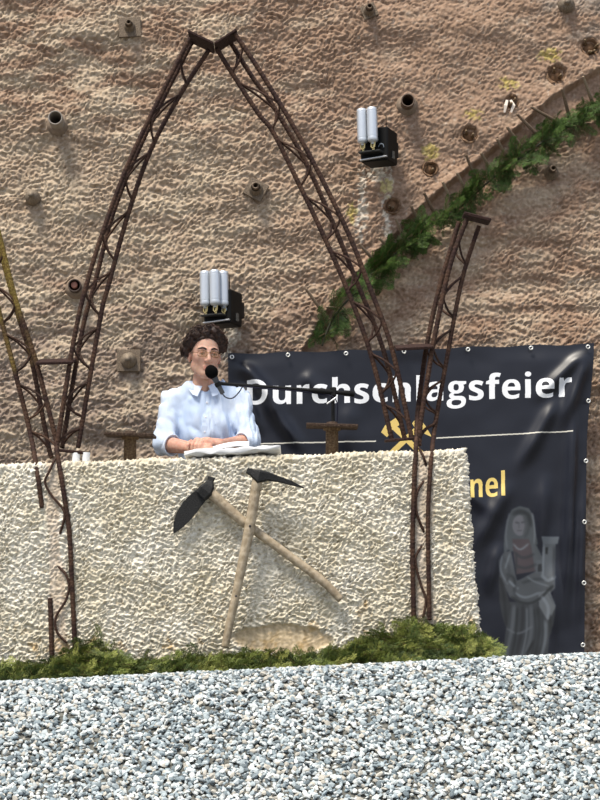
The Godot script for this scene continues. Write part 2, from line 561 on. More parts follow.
# --- gravel ----------------------------------------------------------
func bank_y(x: float, z: float) -> float:     # height of the gravel: flat terrace, then a bank down to the forecourt
	var g := ground_y(x)
	var t := z - (-9.55)
	if t <= 0:
		return g
	return maxf(g - t * t * 0.9 / (t + 0.25) * 0.72, 0.0)
func ground() -> void:
	var mb := MB.new()
	var nx := 161; var nz := 241
	for j in nz:
		for i in nx:
			var x := -9.0 + 18.0 * i / (nx - 1)
			var z := lerpf(-12.6, -5.0, float(j) / (nz - 1))
			mb.vert(Vector3(x, bank_y(x, z) - 0.015, z), rgb(120, 120, 114))
	mb.grid(nx, nz, 0, true)
	var o := put("floor", mb.mesh(), M.earth)
	tag(o, "grey gravel terrace and bank on which everything stands", "ground", "", "structure")
	var low := MB.new()
	low.box(Vector3(60, 0.4, 45), 0.01, Transform3D(Basis(), Vector3(0, -0.2, 17.4)), rgb(150, 148, 142))
	var lo := put("forecourt", low.mesh(), M.earth)
	tag(lo, "grey gravel forecourt in front of the bank", "ground", "", "structure")
	# the stones
	var bag := Node3D.new()
	var kinds := []
	for k in 5:
		var s := MB.new()
		var ph := (1.0 + sqrt(5.0)) / 2.0
		var ico := [Vector3(-1, ph, 0), Vector3(1, ph, 0), Vector3(-1, -ph, 0), Vector3(1, -ph, 0), Vector3(0, -1, ph), Vector3(0, 1, ph), Vector3(0, -1, -ph), Vector3(0, 1, -ph), Vector3(ph, 0, -1), Vector3(ph, 0, 1), Vector3(-ph, 0, -1), Vector3(-ph, 0, 1)]
		for i in 12:
			ico[i] = ico[i].normalized() * rng.randf_range(0.72, 1.12) * Vector3(1.1, 0.5, 0.75)
		for f in [[0, 11, 5], [0, 5, 1], [0, 1, 7], [0, 7, 10], [0, 10, 11], [1, 5, 9], [5, 11, 4], [11, 10, 2], [10, 7, 6], [7, 1, 8], [3, 9, 4], [3, 4, 2], [3, 2, 6], [3, 6, 8], [3, 8, 9], [4, 9, 5], [2, 4, 11], [6, 2, 10], [8, 6, 7], [9, 8, 1]]:
			s.tri(ico[f[0]], ico[f[1]], ico[f[2]])
		kinds.append(s.mesh())
	bag.name = "gravel"
	add_child(bag)
	tag(bag, "loose pale grey crushed gravel covering the bank below the parapet", "gravel", "", "stuff")
	var tones := [rgb(172, 180, 182), rgb(156, 166, 169), rgb(188, 192, 190), rgb(134, 146, 151), rgb(172, 168, 158), rgb(108, 118, 122), rgb(206, 209, 207)]
	for k in 5:
		var mm := MultiMesh.new()
		mm.transform_format = MultiMesh.TRANSFORM_3D
		mm.use_colors = true
		mm.mesh = kinds[k]
		var n := 9000
		mm.instance_count = n
		for i in n:
			var x := rng.randf_range(-2.5, 2.5)
			var z := rng.randf_range(-9.98, -8.15) if i % 8 else rng.randf_range(-12.2, -7.0)
			var dz := (bank_y(x, z + 0.05) - bank_y(x, z - 0.05)) / 0.1
			var size := rng.randf_range(0.009, 0.019) * (1.35 if rng.randf() < 0.06 else 1.0)
			var b := Basis(Vector3.RIGHT, -atan(dz)) * Basis.from_euler(Vector3(rng.randf_range(-0.8, 0.8), rng.randf_range(0, TAU), rng.randf_range(-0.8, 0.8)))
			mm.set_instance_transform(i, Transform3D(b.scaled(Vector3.ONE * size), Vector3(x, bank_y(x, z) + rng.randf_range(-0.012, 0.008), z)))
			mm.set_instance_color(i, (tones[rng.randi() % tones.size()] as Color) * rng.randf_range(0.9, 1.18))
		var mi := MultiMeshInstance3D.new()
		mi.multimesh = mm
		mi.material_override = M.gravel
		mi.name = "stones"
		mi.set_meta("kind", "stuff")
		bag.add_child(mi, true)

# --- lattice girders ---------------------------------------------------
var rust_a := rgb(88, 67, 55)
var rust_b := rgb(62, 46, 40)
var lichen := rgb(150, 138, 66)
func bar(parent: Node, px: Array, z: float, radius := 0.0125, lich := false, called := "bar") -> Array:
	# a ribbed reinforcing bar through pixel points, on the plane z (or on a point's own third number)
	var pts := []
	for i in px.size():
		var zz: float = px[i][2] if px[i].size() > 2 else z
		pts.append(P(px[i][0], px[i][1], zz))
	var line := spline(pts, 0.007)
	var rad := []; var cols := []
	for i in line.size():
		rad.append(radius * (1.1 if i % 3 == 0 else 0.95))
		var q: Vector3 = line[i]
		var t := n_fleck.get_noise_3d(q.x * 0.5, q.y * 0.5, q.z)
		var col := rust_a.lerp(rust_b, clampf(0.5 + t * 1.5, 0, 1))
		if lich:
			var k := clampf((q.y - P(20, 345, z).y) * 2.2 + n_tone.get_noise_3d(q.x * 2, q.y * 2, q.z) * 1.2 + 0.2, 0, 1)
			col = col.lerp(lichen, k * 0.7)
		cols.append(col)
	var mb := MB.new()
	mb.tube(line, rad, 8, Color.WHITE, cols)
	put(called, mb.mesh(), M.rust, parent)
	return line
func at_y(line: Array, y: float) -> Vector3:
	var best: Vector3 = line[0]
	for q in line:
		if absf(q.y - y) < absf(best.y - y):
			best = q
	return best
func lacing(parent: Node, a: Array, b: Array, c: Array, ys: Array) -> void:
	# bent thinner bars that zigzag between the single bar b and the pair a, c
	for k in range(ys.size() - 1):
		var y0: float = P(300, ys[k], FRONT).y; var y1: float = P(300, ys[k + 1], FRONT).y
		for side in [a, c]:
			if side.is_empty():
				continue
			var p0 := at_y(side, y0); var p1 := at_y(side, y1)
			var m := at_y(b, (y0 + y1) / 2)
			var up := (p1 - p0).normalized() * 0.022
			var line := spline([p0 + (m - p0) * 0.06 - up * 1.4, p0 + (m - p0) * 0.1, p0.lerp(m, 0.5), m - up + (p0 - m) * 0.05, m + up + (p1 - m) * 0.05, p1.lerp(m, 0.5), p1 + (m - p1) * 0.1, p1 + (m - p1) * 0.06 + up * 1.4], 0.012)
			var mb := MB.new()
			mb.tube(line, [0.0062], 6, rust_b.lerp(rust_a, rng.randf()))
			put("lacing_bar", mb.mesh(), M.rust, parent)
func plate(parent: Node, a: Vector3, b: Vector3, width: float, thick: float, tilt := 0.0, called := "end_plate") -> void:
	# a flat steel plate from a to b, width across the view
	var mb := MB.new()
	var x := (b - a).normalized()
	var z := Vector3(0, 0, 1).rotated(x, tilt)
	z = (z - x * z.dot(x)).normalized()
	var y := z.cross(x)
	mb.box(Vector3(a.distance_to(b), thick, width), thick * 0.2, Transform3D(Basis(x, y, z), (a + b) / 2), rust_b)
	put(called, mb.mesh(), M.rust, parent)
func crooked(parent: Node, px: Array, z: float) -> void:
	var pts := []
	for q in px:
		pts.append(P(q[0], q[1], q[2] if q.size() > 2 else z))
	var mb := MB.new()
	mb.tube(spline(pts, 0.01), [0.0065], 6, rust_b.lerp(rust_a, 0.5))
	put("lacing_bar", mb.mesh(), M.rust, parent)

func girders() -> void:
	var z := FRONT - 0.12
	# the tall arch, its rising half on the speaker's right
	var g := thing("lattice_girder", "tall rusty lattice girder of the arch, ending beside the two white cups", "girder", Vector3.ZERO, "rusty lattice girders of the arch frame")
	var a := bar(g, [[190, 38], [160, 97], [130, 160], [107, 220], [87, 283], [73.5, 342], [57, 446]], z + 0.06)
	var c := bar(g, [[193, 40], [163, 99], [134, 160], [112, 217], [95, 283], [82, 332], [62, 448]], z - 0.06)
	var b := bar(g, [[209, 50], [183, 90], [153, 145], [130, 208], [108, 287], [100, 320], [78, 448]], z)
	lacing(g, a, b, c, [52, 112, 170, 232, 290, 345, 400, 440])
	plate(g, P(189, 36, z), P(214, 48, z), 0.17, 0.014)
	plate(g, P(56, 450, z), P(85, 453, z), 0.16, 0.016, 0.1)
	# its falling half
	var h := thing("lattice_girder", "tall rusty lattice girder of the arch, passing in front of the green garland", "girder", Vector3.ZERO, "rusty lattice girders of the arch frame")
	b = bar(h, [[217, 49], [230, 70], [258, 113], [273, 132], [298, 182], [320, 228], [347, 289], [371, 355], [392, 440]], z)
	a = bar(h, [[229, 40], [253, 78], [272, 104], [304, 159], [332, 221], [356, 280], [383, 349], [405, 440]], z - 0.06)
	c = bar(h, [[235, 34], [263, 76], [304, 145], [345, 226], [368, 283], [392, 349], [412, 440]], z + 0.06)
	lacing(h, a, b, c, [42, 100, 157, 214, 266, 318, 370, 420])
	plate(h, P(215, 48, z), P(237, 34, z), 0.16, 0.012)
	plate(h, P(385, 441, z), P(418, 438, z), 0.15, 0.014, 0.1)
	# a girder leaning in from the left, its foot cast into the parapet
	var k := thing("lattice_girder", "rusty lattice girder with yellow lichen, its foot set in the parapet", "girder", Vector3.ZERO, "rusty lattice girders of the arch frame")
	var f := FRONT + 0.012
	a = bar(k, [[-14, 190], [0, 249], [18, 315], [31.5, 360], [48, 444], [52, 458]], z - 0.05, 0.0125, true)
	c = bar(k, [[-8, 205], [15, 297], [27, 333], [39, 372], [55.5, 438], [57, 452, f - 0.04], [61.5, 479, f], [69, 530, f], [72, 584, f], [75, 650, f]], z + 0.05, 0.0125, true)
	b = bar(k, [[-16, 250], [0, 315], [15, 372], [30, 432], [37.5, 474, f - 0.01], [42, 508, f - 0.008]], z, 0.0125, true)
	lacing(k, a, b, c, [250, 300, 350, 400, 445])
	bar(k, [[50, 598, f - 0.012], [51, 625, f - 0.008], [52, 660, f - 0.008]], f)
	crooked(k, [[55, 459, f - 0.02], [50, 470], [45, 482], [52, 496], [63, 509], [64, 520], [57, 542, f - 0.02]], f + 0.004)
	crooked(k, [[58, 566, f - 0.02], [66, 575], [69, 586], [66, 600], [56, 617], [57, 632], [67, 643]], f + 0.004)
	plate(k, P(38, 362, z + 0.01), P(75, 361, z + 0.01), 0.17, 0.016, 0.25, "joint_plate")
	plate(k, P(66, 677, -9.9), P(108, 676, -9.9), 0.16, 0.03, 0.2, "foot_plate")
	# the short girder with a free end plate, over the banner
	var s := thing("lattice_girder", "short rusty lattice girder ending in a free plate, rising in front of the banner", "girder", Vector3.ZERO, "rusty lattice girders of the arch frame")
	a = bar(s, [[459, 222], [440, 286], [427, 344], [418, 410], [416, 448, f - 0.03], [414, 490, f], [412.5, 550, f], [414, 626, f]], z - 0.05)
	c = bar(s, [[467, 219], [450, 266], [434, 340], [428, 376], [421, 420], [419, 446]], z + 0.06)
	b = bar(s, [[479, 226], [462, 280], [447, 358], [435, 426], [432, 452, f - 0.03], [430, 475, f], [428, 522, f], [429.5, 620, f]], z, 0.0115)
	lacing(s, a, b, c, [238, 294, 345, 395, 436])
	crooked(s, [[419, 448, f - 0.02], [424, 458], [426, 466, f - 0.02]], f)
	crooked(s, [[424, 481, f - 0.02], [418, 490], [416, 500], [417, 514], [424, 532, f - 0.015]], f)
	crooked(s, [[422, 546, f - 0.02], [416, 556], [416, 566], [421, 585], [426, 600], [423, 618]], f)
	plate(s, P(463, 215, z), P(490, 222, z), 0.19, 0.018, 0.12)
	plate(s, P(395, 348, z + 0.01), P(432, 346, z + 0.01), 0.17, 0.016, 0.25, "joint_plate")


# --- swept bar of rectangular section: points, half widths in the view plane, half thicknesses in z ---
func sweep(mb: MB, pts: Array, wid: Array, thick: Array, col: Color, bev := 0.3) -> void:
	var n := pts.size()
	var rings := []
	for i in n:
		var t: Vector3 = ((pts[mini(i + 1, n - 1)] as Vector3) - (pts[maxi(i - 1, 0)] as Vector3)).normalized()
		var zz := (Vector3(0, 0, 1) - t * t.z).normalized()
		var u := zz.cross(t).normalized()
		var w: float = wid[i]; var h: float = thick[i]
		var b := minf(w, h) * bev
		var ring := []
		for q in [Vector2(w, -h + b), Vector2(w, h - b), Vector2(w - b, h), Vector2(-w + b, h), Vector2(-w, h - b), Vector2(-w, -h + b), Vector2(-w + b, -h), Vector2(w - b, -h)]:
			ring.append((pts[i] as Vector3) + u * q.x + zz * q.y)
		rings.append(ring)
	for i in n - 1:
		for j in 8:
			var k := (j + 1) % 8
			mb.quad(rings[i][k], rings[i][j], rings[i + 1][j], rings[i + 1][k], col)
	for e in [0, n - 1]:
		var c := Vector3.ZERO
		for q: Vector3 in rings[e]:
			c += q / 8.0
		for j in 8:
			var k := (j + 1) % 8
			if e == 0:
				mb.tri(c, rings[e][j], rings[e][k], col)
			else:
				mb.tri(c, rings[e][k], rings[e][j], col)

# --- banner ----------------------------------------------------------
const TEX := 620.0                          # texture pixels to one metre of the banner's print
const BANNER_Z := -12.355
var print_at: Vector2                       # top left corner of the print, metres on the banner's own upright plane
func on_cloth(p: Vector2) -> Vector2:       # to texture pixels
	var q := P(p.x, p.y, BANNER_Z)
	return Vector2(q.x - print_at.x, print_at.y - q.y) * TEX
var print_img: Image
func ink(a: Vector2, b: Vector2, c: Vector2, col: Color) -> void:      # fills a triangle given in banner print units
	a = on_cloth(a); b = on_cloth(b); c = on_cloth(c)
	var x0 := maxi(0, int(floor(minf(a.x, minf(b.x, c.x))))); var x1 := mini(print_img.get_width() - 1, int(ceil(maxf(a.x, maxf(b.x, c.x)))))
	var y0 := maxi(0, int(floor(minf(a.y, minf(b.y, c.y))))); var y1 := mini(print_img.get_height() - 1, int(ceil(maxf(a.y, maxf(b.y, c.y)))))
	for y in range(y0, y1 + 1):
		for x in range(x0, x1 + 1):
			var p := Vector2(x + 0.5, y + 0.5)
			var s0 := (b - a).cross(p - a); var s1 := (c - b).cross(p - b); var s2 := (a - c).cross(p - c)
			if (s0 >= 0 and s1 >= 0 and s2 >= 0) or (s0 <= 0 and s1 <= 0 and s2 <= 0):
				print_img.set_pixel(x, y, col)
func ink_poly(pts: Array, col: Color) -> void:
	var poly := PackedVector2Array(pts)
	var t := Geometry2D.triangulate_polygon(poly)
	for i in range(0, t.size(), 3):
		ink(poly[t[i]], poly[t[i + 1]], poly[t[i + 2]], col)
func ink_line(a: Vector2, b: Vector2, w: float, col: Color) -> void:
	var n := (b - a).orthogonal().normalized() * w * 0.5
	ink(a - n, a + n, b + n, col); ink(a - n, b + n, b - n, col)
func ink_soft(path: Array, w: float, col: Color, k: float) -> void:     # a soft brush stroke
	var cu := Curve2D.new()
	cu.bake_interval = 1.0
	for i in path.size():
		var tan: Vector2 = (path[mini(i + 1, path.size() - 1)] - path[maxi(i - 1, 0)]) / 5.0
		cu.add_point(path[i], -tan, tan)
	var n := maxi(2, int(cu.get_baked_length() / 2.0))
	path = []
	for i in n:
		path.append(cu.sample_baked(cu.get_baked_length() * i / (n - 1)))
	k *= 0.65
	for i in path.size() - 1:
		var a := on_cloth(path[i]); var b := on_cloth(path[i + 1])
		var r := w * TEX / 160.0
		var box := Rect2(a, Vector2.ZERO).expand(b).grow(r)
		for y in range(maxi(0, int(box.position.y)), mini(print_img.get_height(), int(box.end.y) + 1)):
			for x in range(maxi(0, int(box.position.x)), mini(print_img.get_width(), int(box.end.x) + 1)):
				var d := Geometry2D.get_closest_point_to_segment(Vector2(x, y), a, b).distance_to(Vector2(x, y)) / r
				if d < 1.0:
					print_img.set_pixel(x, y, print_img.get_pixel(x, y).lerp(col, k * (1.0 - d * d)))
func ink_text(words: String, x0: float, x1: float, base0: float, base1: float, cap_px: float, col: Color) -> void:
	var font := SystemFont.new()
	font.font_names = PackedStringArray(["Droid Sans"])
	font.font_weight = 700
	var make := func(s: String) -> TextMesh:
		var t := TextMesh.new()
		t.text = s; t.font = font; t.font_size = 64; t.pixel_size = 1.0; t.depth = 0.0; t.curve_step = 2.0
		return t
	var d: AABB = make.call("D").get_aabb()
	var tm: TextMesh = make.call(words)
	var arr := tm.get_mesh_arrays()
	var v: PackedVector3Array = arr[Mesh.ARRAY_VERTEX]
	var idx: PackedInt32Array = arr[Mesh.ARRAY_INDEX]
	var lo := v[0].x; var hi := v[0].x
	for q in v:
		lo = minf(lo, q.x); hi = maxf(hi, q.x)
	var at := func(q: Vector3) -> Vector2:
		var t := (q.x - lo) / (hi - lo)
		return Vector2(lerpf(x0, x1, t), lerpf(base0, base1, t) - (q.y - d.position.y) / d.size.y * cap_px)
	if idx.is_empty():
		for i in v.size():
			idx.push_back(i)
	for i in range(0, idx.size(), 3):
		ink(at.call(v[idx[i]]), at.call(v[idx[i + 1]]), at.call(v[idx[i + 2]]), col)
func soften(area: Rect2i) -> void:           # the print's own soft focus
	area = area.intersection(Rect2i(2, 2, print_img.get_width() - 4, print_img.get_height() - 4))
	for pass_n in 3:
		var src: Image = print_img.duplicate()
		for y in range(area.position.y, area.end.y):
			for x in range(area.position.x, area.end.x):
				var c := (src.get_pixel(x, y) + src.get_pixel(x - 2, y) + src.get_pixel(x + 2, y) + src.get_pixel(x, y - 2) + src.get_pixel(x, y + 2)) / 5.0
				print_img.set_pixel(x, y, c)
func zp(pts: Array) -> Array:                # statue outline points to print units
	var out := []
	for i in range(0, pts.size(), 2):
		out.append(Vector2(480 + pts[i] / 4.44, 480 + pts[i + 1] / 4.44))
	return out
func banner() -> void:
	var zb := BANNER_Z
	var tl := P(222, 338, zb); var br := P(600, 706, zb)
	print_at = Vector2(tl.x, tl.y)
	var size := Vector2(br.x - tl.x, tl.y - br.y)
	print_img = Image.create_empty(int(size.x * TEX), int(size.y * TEX), false, Image.FORMAT_RGB8)
	print_img.fill(Color8(15, 18, 30))
	var g := func(v: float, r := 0.0) -> Color: return Color8(int(v * 0.78 + r), int(v * 0.83), int(v * 0.88))
	# printed statue of a veiled woman holding a small tower
	ink_poly(zp([130, 540, 260, 545, 335, 555, 325, 640, 308, 700, 300, 800, 98, 800, 110, 690]), g.call(66))
	ink_poly(zp([80, 420, 112, 470, 135, 560, 118, 665, 98, 610, 85, 540]), g.call(54))
	ink_poly(zp([175, 115, 215, 125, 238, 160, 246, 230, 256, 285, 225, 300, 150, 320, 125, 310, 104, 330, 105, 250, 115, 180, 140, 130]), g.call(82))
	ink_poly(zp([142, 262, 215, 262, 232, 310, 246, 405, 160, 420, 148, 330]), g.call(64, 12))
	ink_poly(zp([100, 325, 137, 312, 152, 400, 168, 465, 150, 500, 118, 480, 84, 425, 80, 360]), g.call(84))
	ink_poly(zp([225, 285, 250, 290, 275, 340, 272, 405, 242, 400]), g.call(88))
	ink_poly(zp([108, 470, 178, 440, 260, 398, 332, 425, 332, 480, 285, 530, 230, 555, 172, 548, 130, 520]), g.call(86))
	ink_poly(zp([258, 500, 306, 486, 334, 560, 318, 600, 300, 625, 262, 560]), g.call(118))
	ink_poly(zp([276, 282, 336, 282, 332, 440, 270, 440]), g.call(100))
	ink_poly(zp([270, 250, 352, 250, 345, 284, 277, 284]), g.call(116))
	ink_poly(zp([245, 355, 286, 350, 286, 412, 247, 412]), g.call(96))
	ink_poly(zp([290, 300, 300, 298, 300, 328, 290, 328]), g.call(34))
	ink_poly(zp([256, 375, 272, 372, 276, 405, 256, 408]), g.call(44))
	var face := []
	for i in 24:
		face.append(Vector2(480 + (175 + 33 * cos(TAU * i / 24)) / 4.44, 480 + (202 + 46 * sin(TAU * i / 24)) / 4.44))
	ink_poly(face, g.call(112, 4))
	for st in [[[150, 150, 175, 140, 210, 155, 222, 200], 8, 40], [[158, 188, 168, 190], 3, 40], [[184, 188, 196, 186], 3, 40], [[172, 190, 171, 212], 2, 70], [[165, 224, 182, 224], 2, 50], [[205, 165, 212, 210, 200, 250], 6, 55],
			[[148, 285, 176, 308, 212, 284], 4, 120], [[128, 150, 114, 230, 118, 300], 4, 100], [[230, 150, 240, 220, 238, 280], 4, 110], [[150, 320, 190, 345, 235, 330], 5, 44], [[155, 380, 200, 390, 245, 375], 5, 46],
			[[95, 340, 90, 400, 120, 460], 4, 118], [[120, 420, 150, 440, 150, 500], 5, 50], [[125, 445, 150, 470, 165, 480], 5, 128], [[140, 520, 190, 545, 250, 535, 320, 470], 5, 40], [[150, 500, 200, 520, 260, 500], 5, 120],
			[[190, 455, 250, 440, 320, 445], 5, 56], [[275, 425, 300, 445, 330, 430], 6, 124], [[150, 560, 140, 660, 115, 780], 7, 92], [[190, 560, 185, 660, 160, 780], 6, 44], [[225, 560, 225, 680, 200, 780], 7, 88],
			[[255, 570, 262, 660, 245, 780], 6, 42], [[290, 630, 288, 700, 270, 780], 8, 104], [[205, 775, 238, 715], 5, 26], [[310, 600, 315, 680], 4, 50], [[120, 660, 170, 680, 230, 650], 4, 100], [[330, 300, 326, 430], 6, 60], [[90, 440, 105, 520, 115, 640], 5, 36], [[108, 350, 128, 400, 118, 450], 5, 62], [[210, 430, 240, 450, 300, 470], 4, 110], [[165, 570, 158, 680, 138, 790], 4, 40], [[207, 570, 205, 680, 182, 790], 4, 104], [[240, 575, 246, 680, 225, 790], 3, 40], [[275, 600, 278, 700, 258, 790], 4, 48], [[195, 160, 205, 200, 196, 240], 7, 70], [[130, 330, 110, 390], 4, 112], [[160, 330, 158, 400], 4, 40], [[275, 520, 300, 560, 300, 610], 6, 132], [[160, 470, 150, 500, 170, 530], 5, 60], [[300, 500, 325, 545], 4, 90], [[282, 290, 278, 420], 4, 126]]:
		ink_soft(zp(st[0]), st[1] / 4.44 * 1.6, g.call(st[2] * 1.12), 0.9)
	soften(Rect2i(Vector2i(on_cloth(Vector2(494, 500))), Vector2i(260, 640)))
	# lettering, rules and the crossed hammers
	ink_text("Durchschlagsfeier", 247, 571, 405.5, 397, 24.5, Color8(238, 240, 242))
	ink_text("nel", 470, 504.5, 498, 496, 24, Color8(222, 196, 112))
	ink_line(Vector2(258, 444), Vector2(376, 441), 1.3, Color8(214, 210, 196))
	ink_line(Vector2(436, 438), Vector2(572, 431.5), 1.3, Color8(214, 210, 196))
	var gold := Color8(216, 188, 108)
	ink_line(Vector2(391, 424), Vector2(424, 456), 5.5, gold)
	ink_line(Vector2(422, 424), Vector2(388, 456), 5.5, gold)
	ink_poly([Vector2(381, 432), Vector2(385, 425), Vector2(397, 416.5), Vector2(402, 423), Vector2(392, 430), Vector2(387, 437)], gold)
	ink_poly([Vector2(412, 423), Vector2(418, 416.5), Vector2(425, 425), Vector2(432, 437), Vector2(423, 433), Vector2(416, 430)], gold)
	var m := StandardMaterial3D.new()
	m.albedo_texture = ImageTexture.create_from_image(print_img)
	m.roughness = 0.4; m.metallic_specular = 0.5
	var th := thing("banner", "dark navy event banner with white and gold lettering on the rock face", "banner")
	var folds := [[235, 356, 290, 420, 9, 0.035], [262, 395, 305, 455, 8, 0.03], [240, 380, 262, 440, 7, 0.025], [300, 372, 330, 400, 9, 0.012], [592, 345, 530, 405, 8, 0.02], [592, 345, 556, 440, 8, 0.025],
		[560, 395, 512, 480, 9, 0.022], [574, 380, 566, 640, 7, 0.03], [584, 470, 578, 640, 5, 0.018], [512, 478, 470, 560, 10, 0.02], [545, 470, 540, 560, 9, 0.015], [440, 470, 500, 520, 9, 0.014], [553, 560, 556, 650, 6, 0.016], [350, 400, 345, 460, 12, 0.012], [500, 540, 486, 600, 7, 0.012]]
	var mb := MB.new()
	mb.has_uv = true
	var nx := 150; var ny := 140
	for j in ny:
		for i in nx:
			var s := float(i) / (nx - 1); var t := 1.0 - float(j) / (ny - 1)
			var l := Vector2(228 + 3.0 * t, lerpf(353, 702, t)); var r := Vector2(594 - 6.0 * smoothstep(0, 0.3, t) - 4.0 * t, lerpf(343, 696, t))
			var q := l.lerp(r, s)
			q.y += 1.6 * pow(sin(s * PI * 6.0), 2.0) * (1.0 - smoothstep(0.0, 0.08, t))
			var z := 0.012 * sin(s * 9.0 + t * 3.0) + 0.01 * n_big.get_noise_2d(s * 3.0, t * 3.0)
			for f in folds:
				var a := Vector2(f[0], f[1]); var b := Vector2(f[2], f[3])
				var c := Geometry2D.get_closest_point_to_segment(q, a, b)
				var d: float = q.distance_to(c) / f[4]
				if d < 2.5:
					var along := a.distance_to(c) / a.distance_to(b)
					z += f[5] * 1.7 * exp(-d * d * 1.6) * smoothstep(0.0, 0.3, along) * smoothstep(1.0, 0.55, along)
			z *= smoothstep(0.0, 0.05, t) * 0.85 + 0.15
			var flat := P(q.x, q.y, zb)
			mb.vert(flat + Vector3(0, 0, z), Color.WHITE)
			mb.uv.push_back(Vector2(flat.x - tl.x, tl.y - flat.y) / size)      # metres along the cloth
	mb.grid(nx, ny, 0)
	var cloth := put("cloth", mb.mesh(), m, th)
	cloth.set_meta("label", "dark navy vinyl sheet printed with lettering, crossed hammers and a statue")
	var ring := MB.new()
	ring.lathe([Vector2(0.007, 0), Vector2(0.007, 0.004), Vector2(0.011, 0.006), Vector2(0.0145, 0.003), Vector2(0.0145, 0)], 14, Transform3D(Basis(Vector3.RIGHT, PI / 2), Vector3.ZERO), rgb(222, 222, 216))
	var rm := ring.mesh()
	for e in [[232, 357], [288, 355], [346, 353.5], [404, 351.5], [468, 349.5], [531, 348], [588, 347], [588.5, 401], [586, 461], [584.5, 522], [584, 583], [583, 645]]:
		put("eyelet", rm, M.silver, th).position = P(e[0], e[1], zb + 0.03)

# --- things fixed to the rock face ------------------------------------
func wall_z(x: float, y: float) -> float:
	return BACK + (0.05 if arc_depth(x, y) < 0 else 0.005)
func out_from(px: float, py: float) -> Transform3D:      # on the rock face, its y axis pointing out of it
	var p := P(px, py, BACK + 0.05)
	return Transform3D(Basis(Vector3.RIGHT, PI / 2), Vector3(p.x, p.y, wall_z(p.x, p.y)))
func pipe(label: String, px: float, py: float, r: float, length: float, col: Color, plug := false) -> void:
	var th := thing("drain_pipe", label, "pipe", out_from(px, py).origin, "drain pipes in the rock face")
	var b := Basis(Vector3.RIGHT, PI / 2)
	var mb := MB.new()
	mb.lathe([Vector2(r * 0.95, -0.14), Vector2(r, length - 0.004), Vector2(r * 0.96, length), Vector2(r * 0.84, length), Vector2(r * 0.8, length - 0.006), Vector2(r * 0.8, -0.13), Vector2(0.0, -0.13)], 24, Transform3D(b, Vector3.ZERO), col)
	put("tube", mb.mesh(), M.plain, th)
	var c := MB.new()
	c.lathe([Vector2(r * 1.7, -0.02), Vector2(r * 1.5, 0.012), Vector2(r * 1.15, 0.03), Vector2(r * 0.98, 0.034)], 18, Transform3D(b, Vector3.ZERO), rgb(150, 134, 118))
	put("mortar_collar", c.mesh(), M.shotcrete, th)
	if plug:
		var p := MB.new()
		p.lathe([Vector2(r * 0.55, 0), Vector2(r * 0.55, length * 0.75), Vector2(r * 0.4, length * 0.8), Vector2(0, length * 0.8)], 14, Transform3D(b, Vector3(-r * 0.1, r * 0.15, 0)), rgb(164, 112, 96))
		put("plug", p.mesh(), M.plain, th)
func anchor(label: String, px: float, py: float, plate_px: float, turn: float, dome: bool, size := 1.0) -> void:
	var th := thing("rock_bolt", label, "bolt", out_from(px, py).origin, "rock bolts in the rock face")
	var b := Basis(Vector3.RIGHT, PI / 2)
	var grey := rgb(150, 136, 118)
	if plate_px > 0:
		var w := plate_px / 160.0
		var pl := MB.new()
		pl.box(Vector3(w, w * 0.92, 0.02), 0.003, Transform3D(Basis(Vector3(0, 0, 1), turn), Vector3(0, 0, 0.014)), rgb(138, 122, 104))
		put("plate", pl.mesh(), M.iron, th)
	var n := MB.new()
	if dome:
		n.lathe([Vector2(0.062 * size, 0.0), Vector2(0.06 * size, 0.03), Vector2(0.05 * size, 0.055), Vector2(0.03 * size, 0.07), Vector2(0.024 * size, 0.074), Vector2(0.022 * size, 0.1), Vector2(0, 0.102)], 16, Transform3D(b, Vector3(0, 0, 0.0)), grey)
	else:
		n.lathe([Vector2(0.055 * size, 0.0), Vector2(0.045 * size, 0.03), Vector2(0.036 * size, 0.04), Vector2(0.036 * size, 0.075), Vector2(0.03 * size, 0.08)], 12, Transform3D(b, Vector3.ZERO), grey)
	put("nut", n.mesh(), M.iron, th)
	if not dome:
		var t := MB.new()
		t.lathe([Vector2(0.024 * size, 0.0), Vector2(0.024 * size, 0.115), Vector2(0.021 * size, 0.12), Vector2(0.014 * size, 0.12), Vector2(0.013 * size, 0.08), Vector2(0, 0.08)], 12, Transform3D(b, Vector3.ZERO), rgb(116, 100, 84))
		put("rod", t.mesh(), M.iron, th)
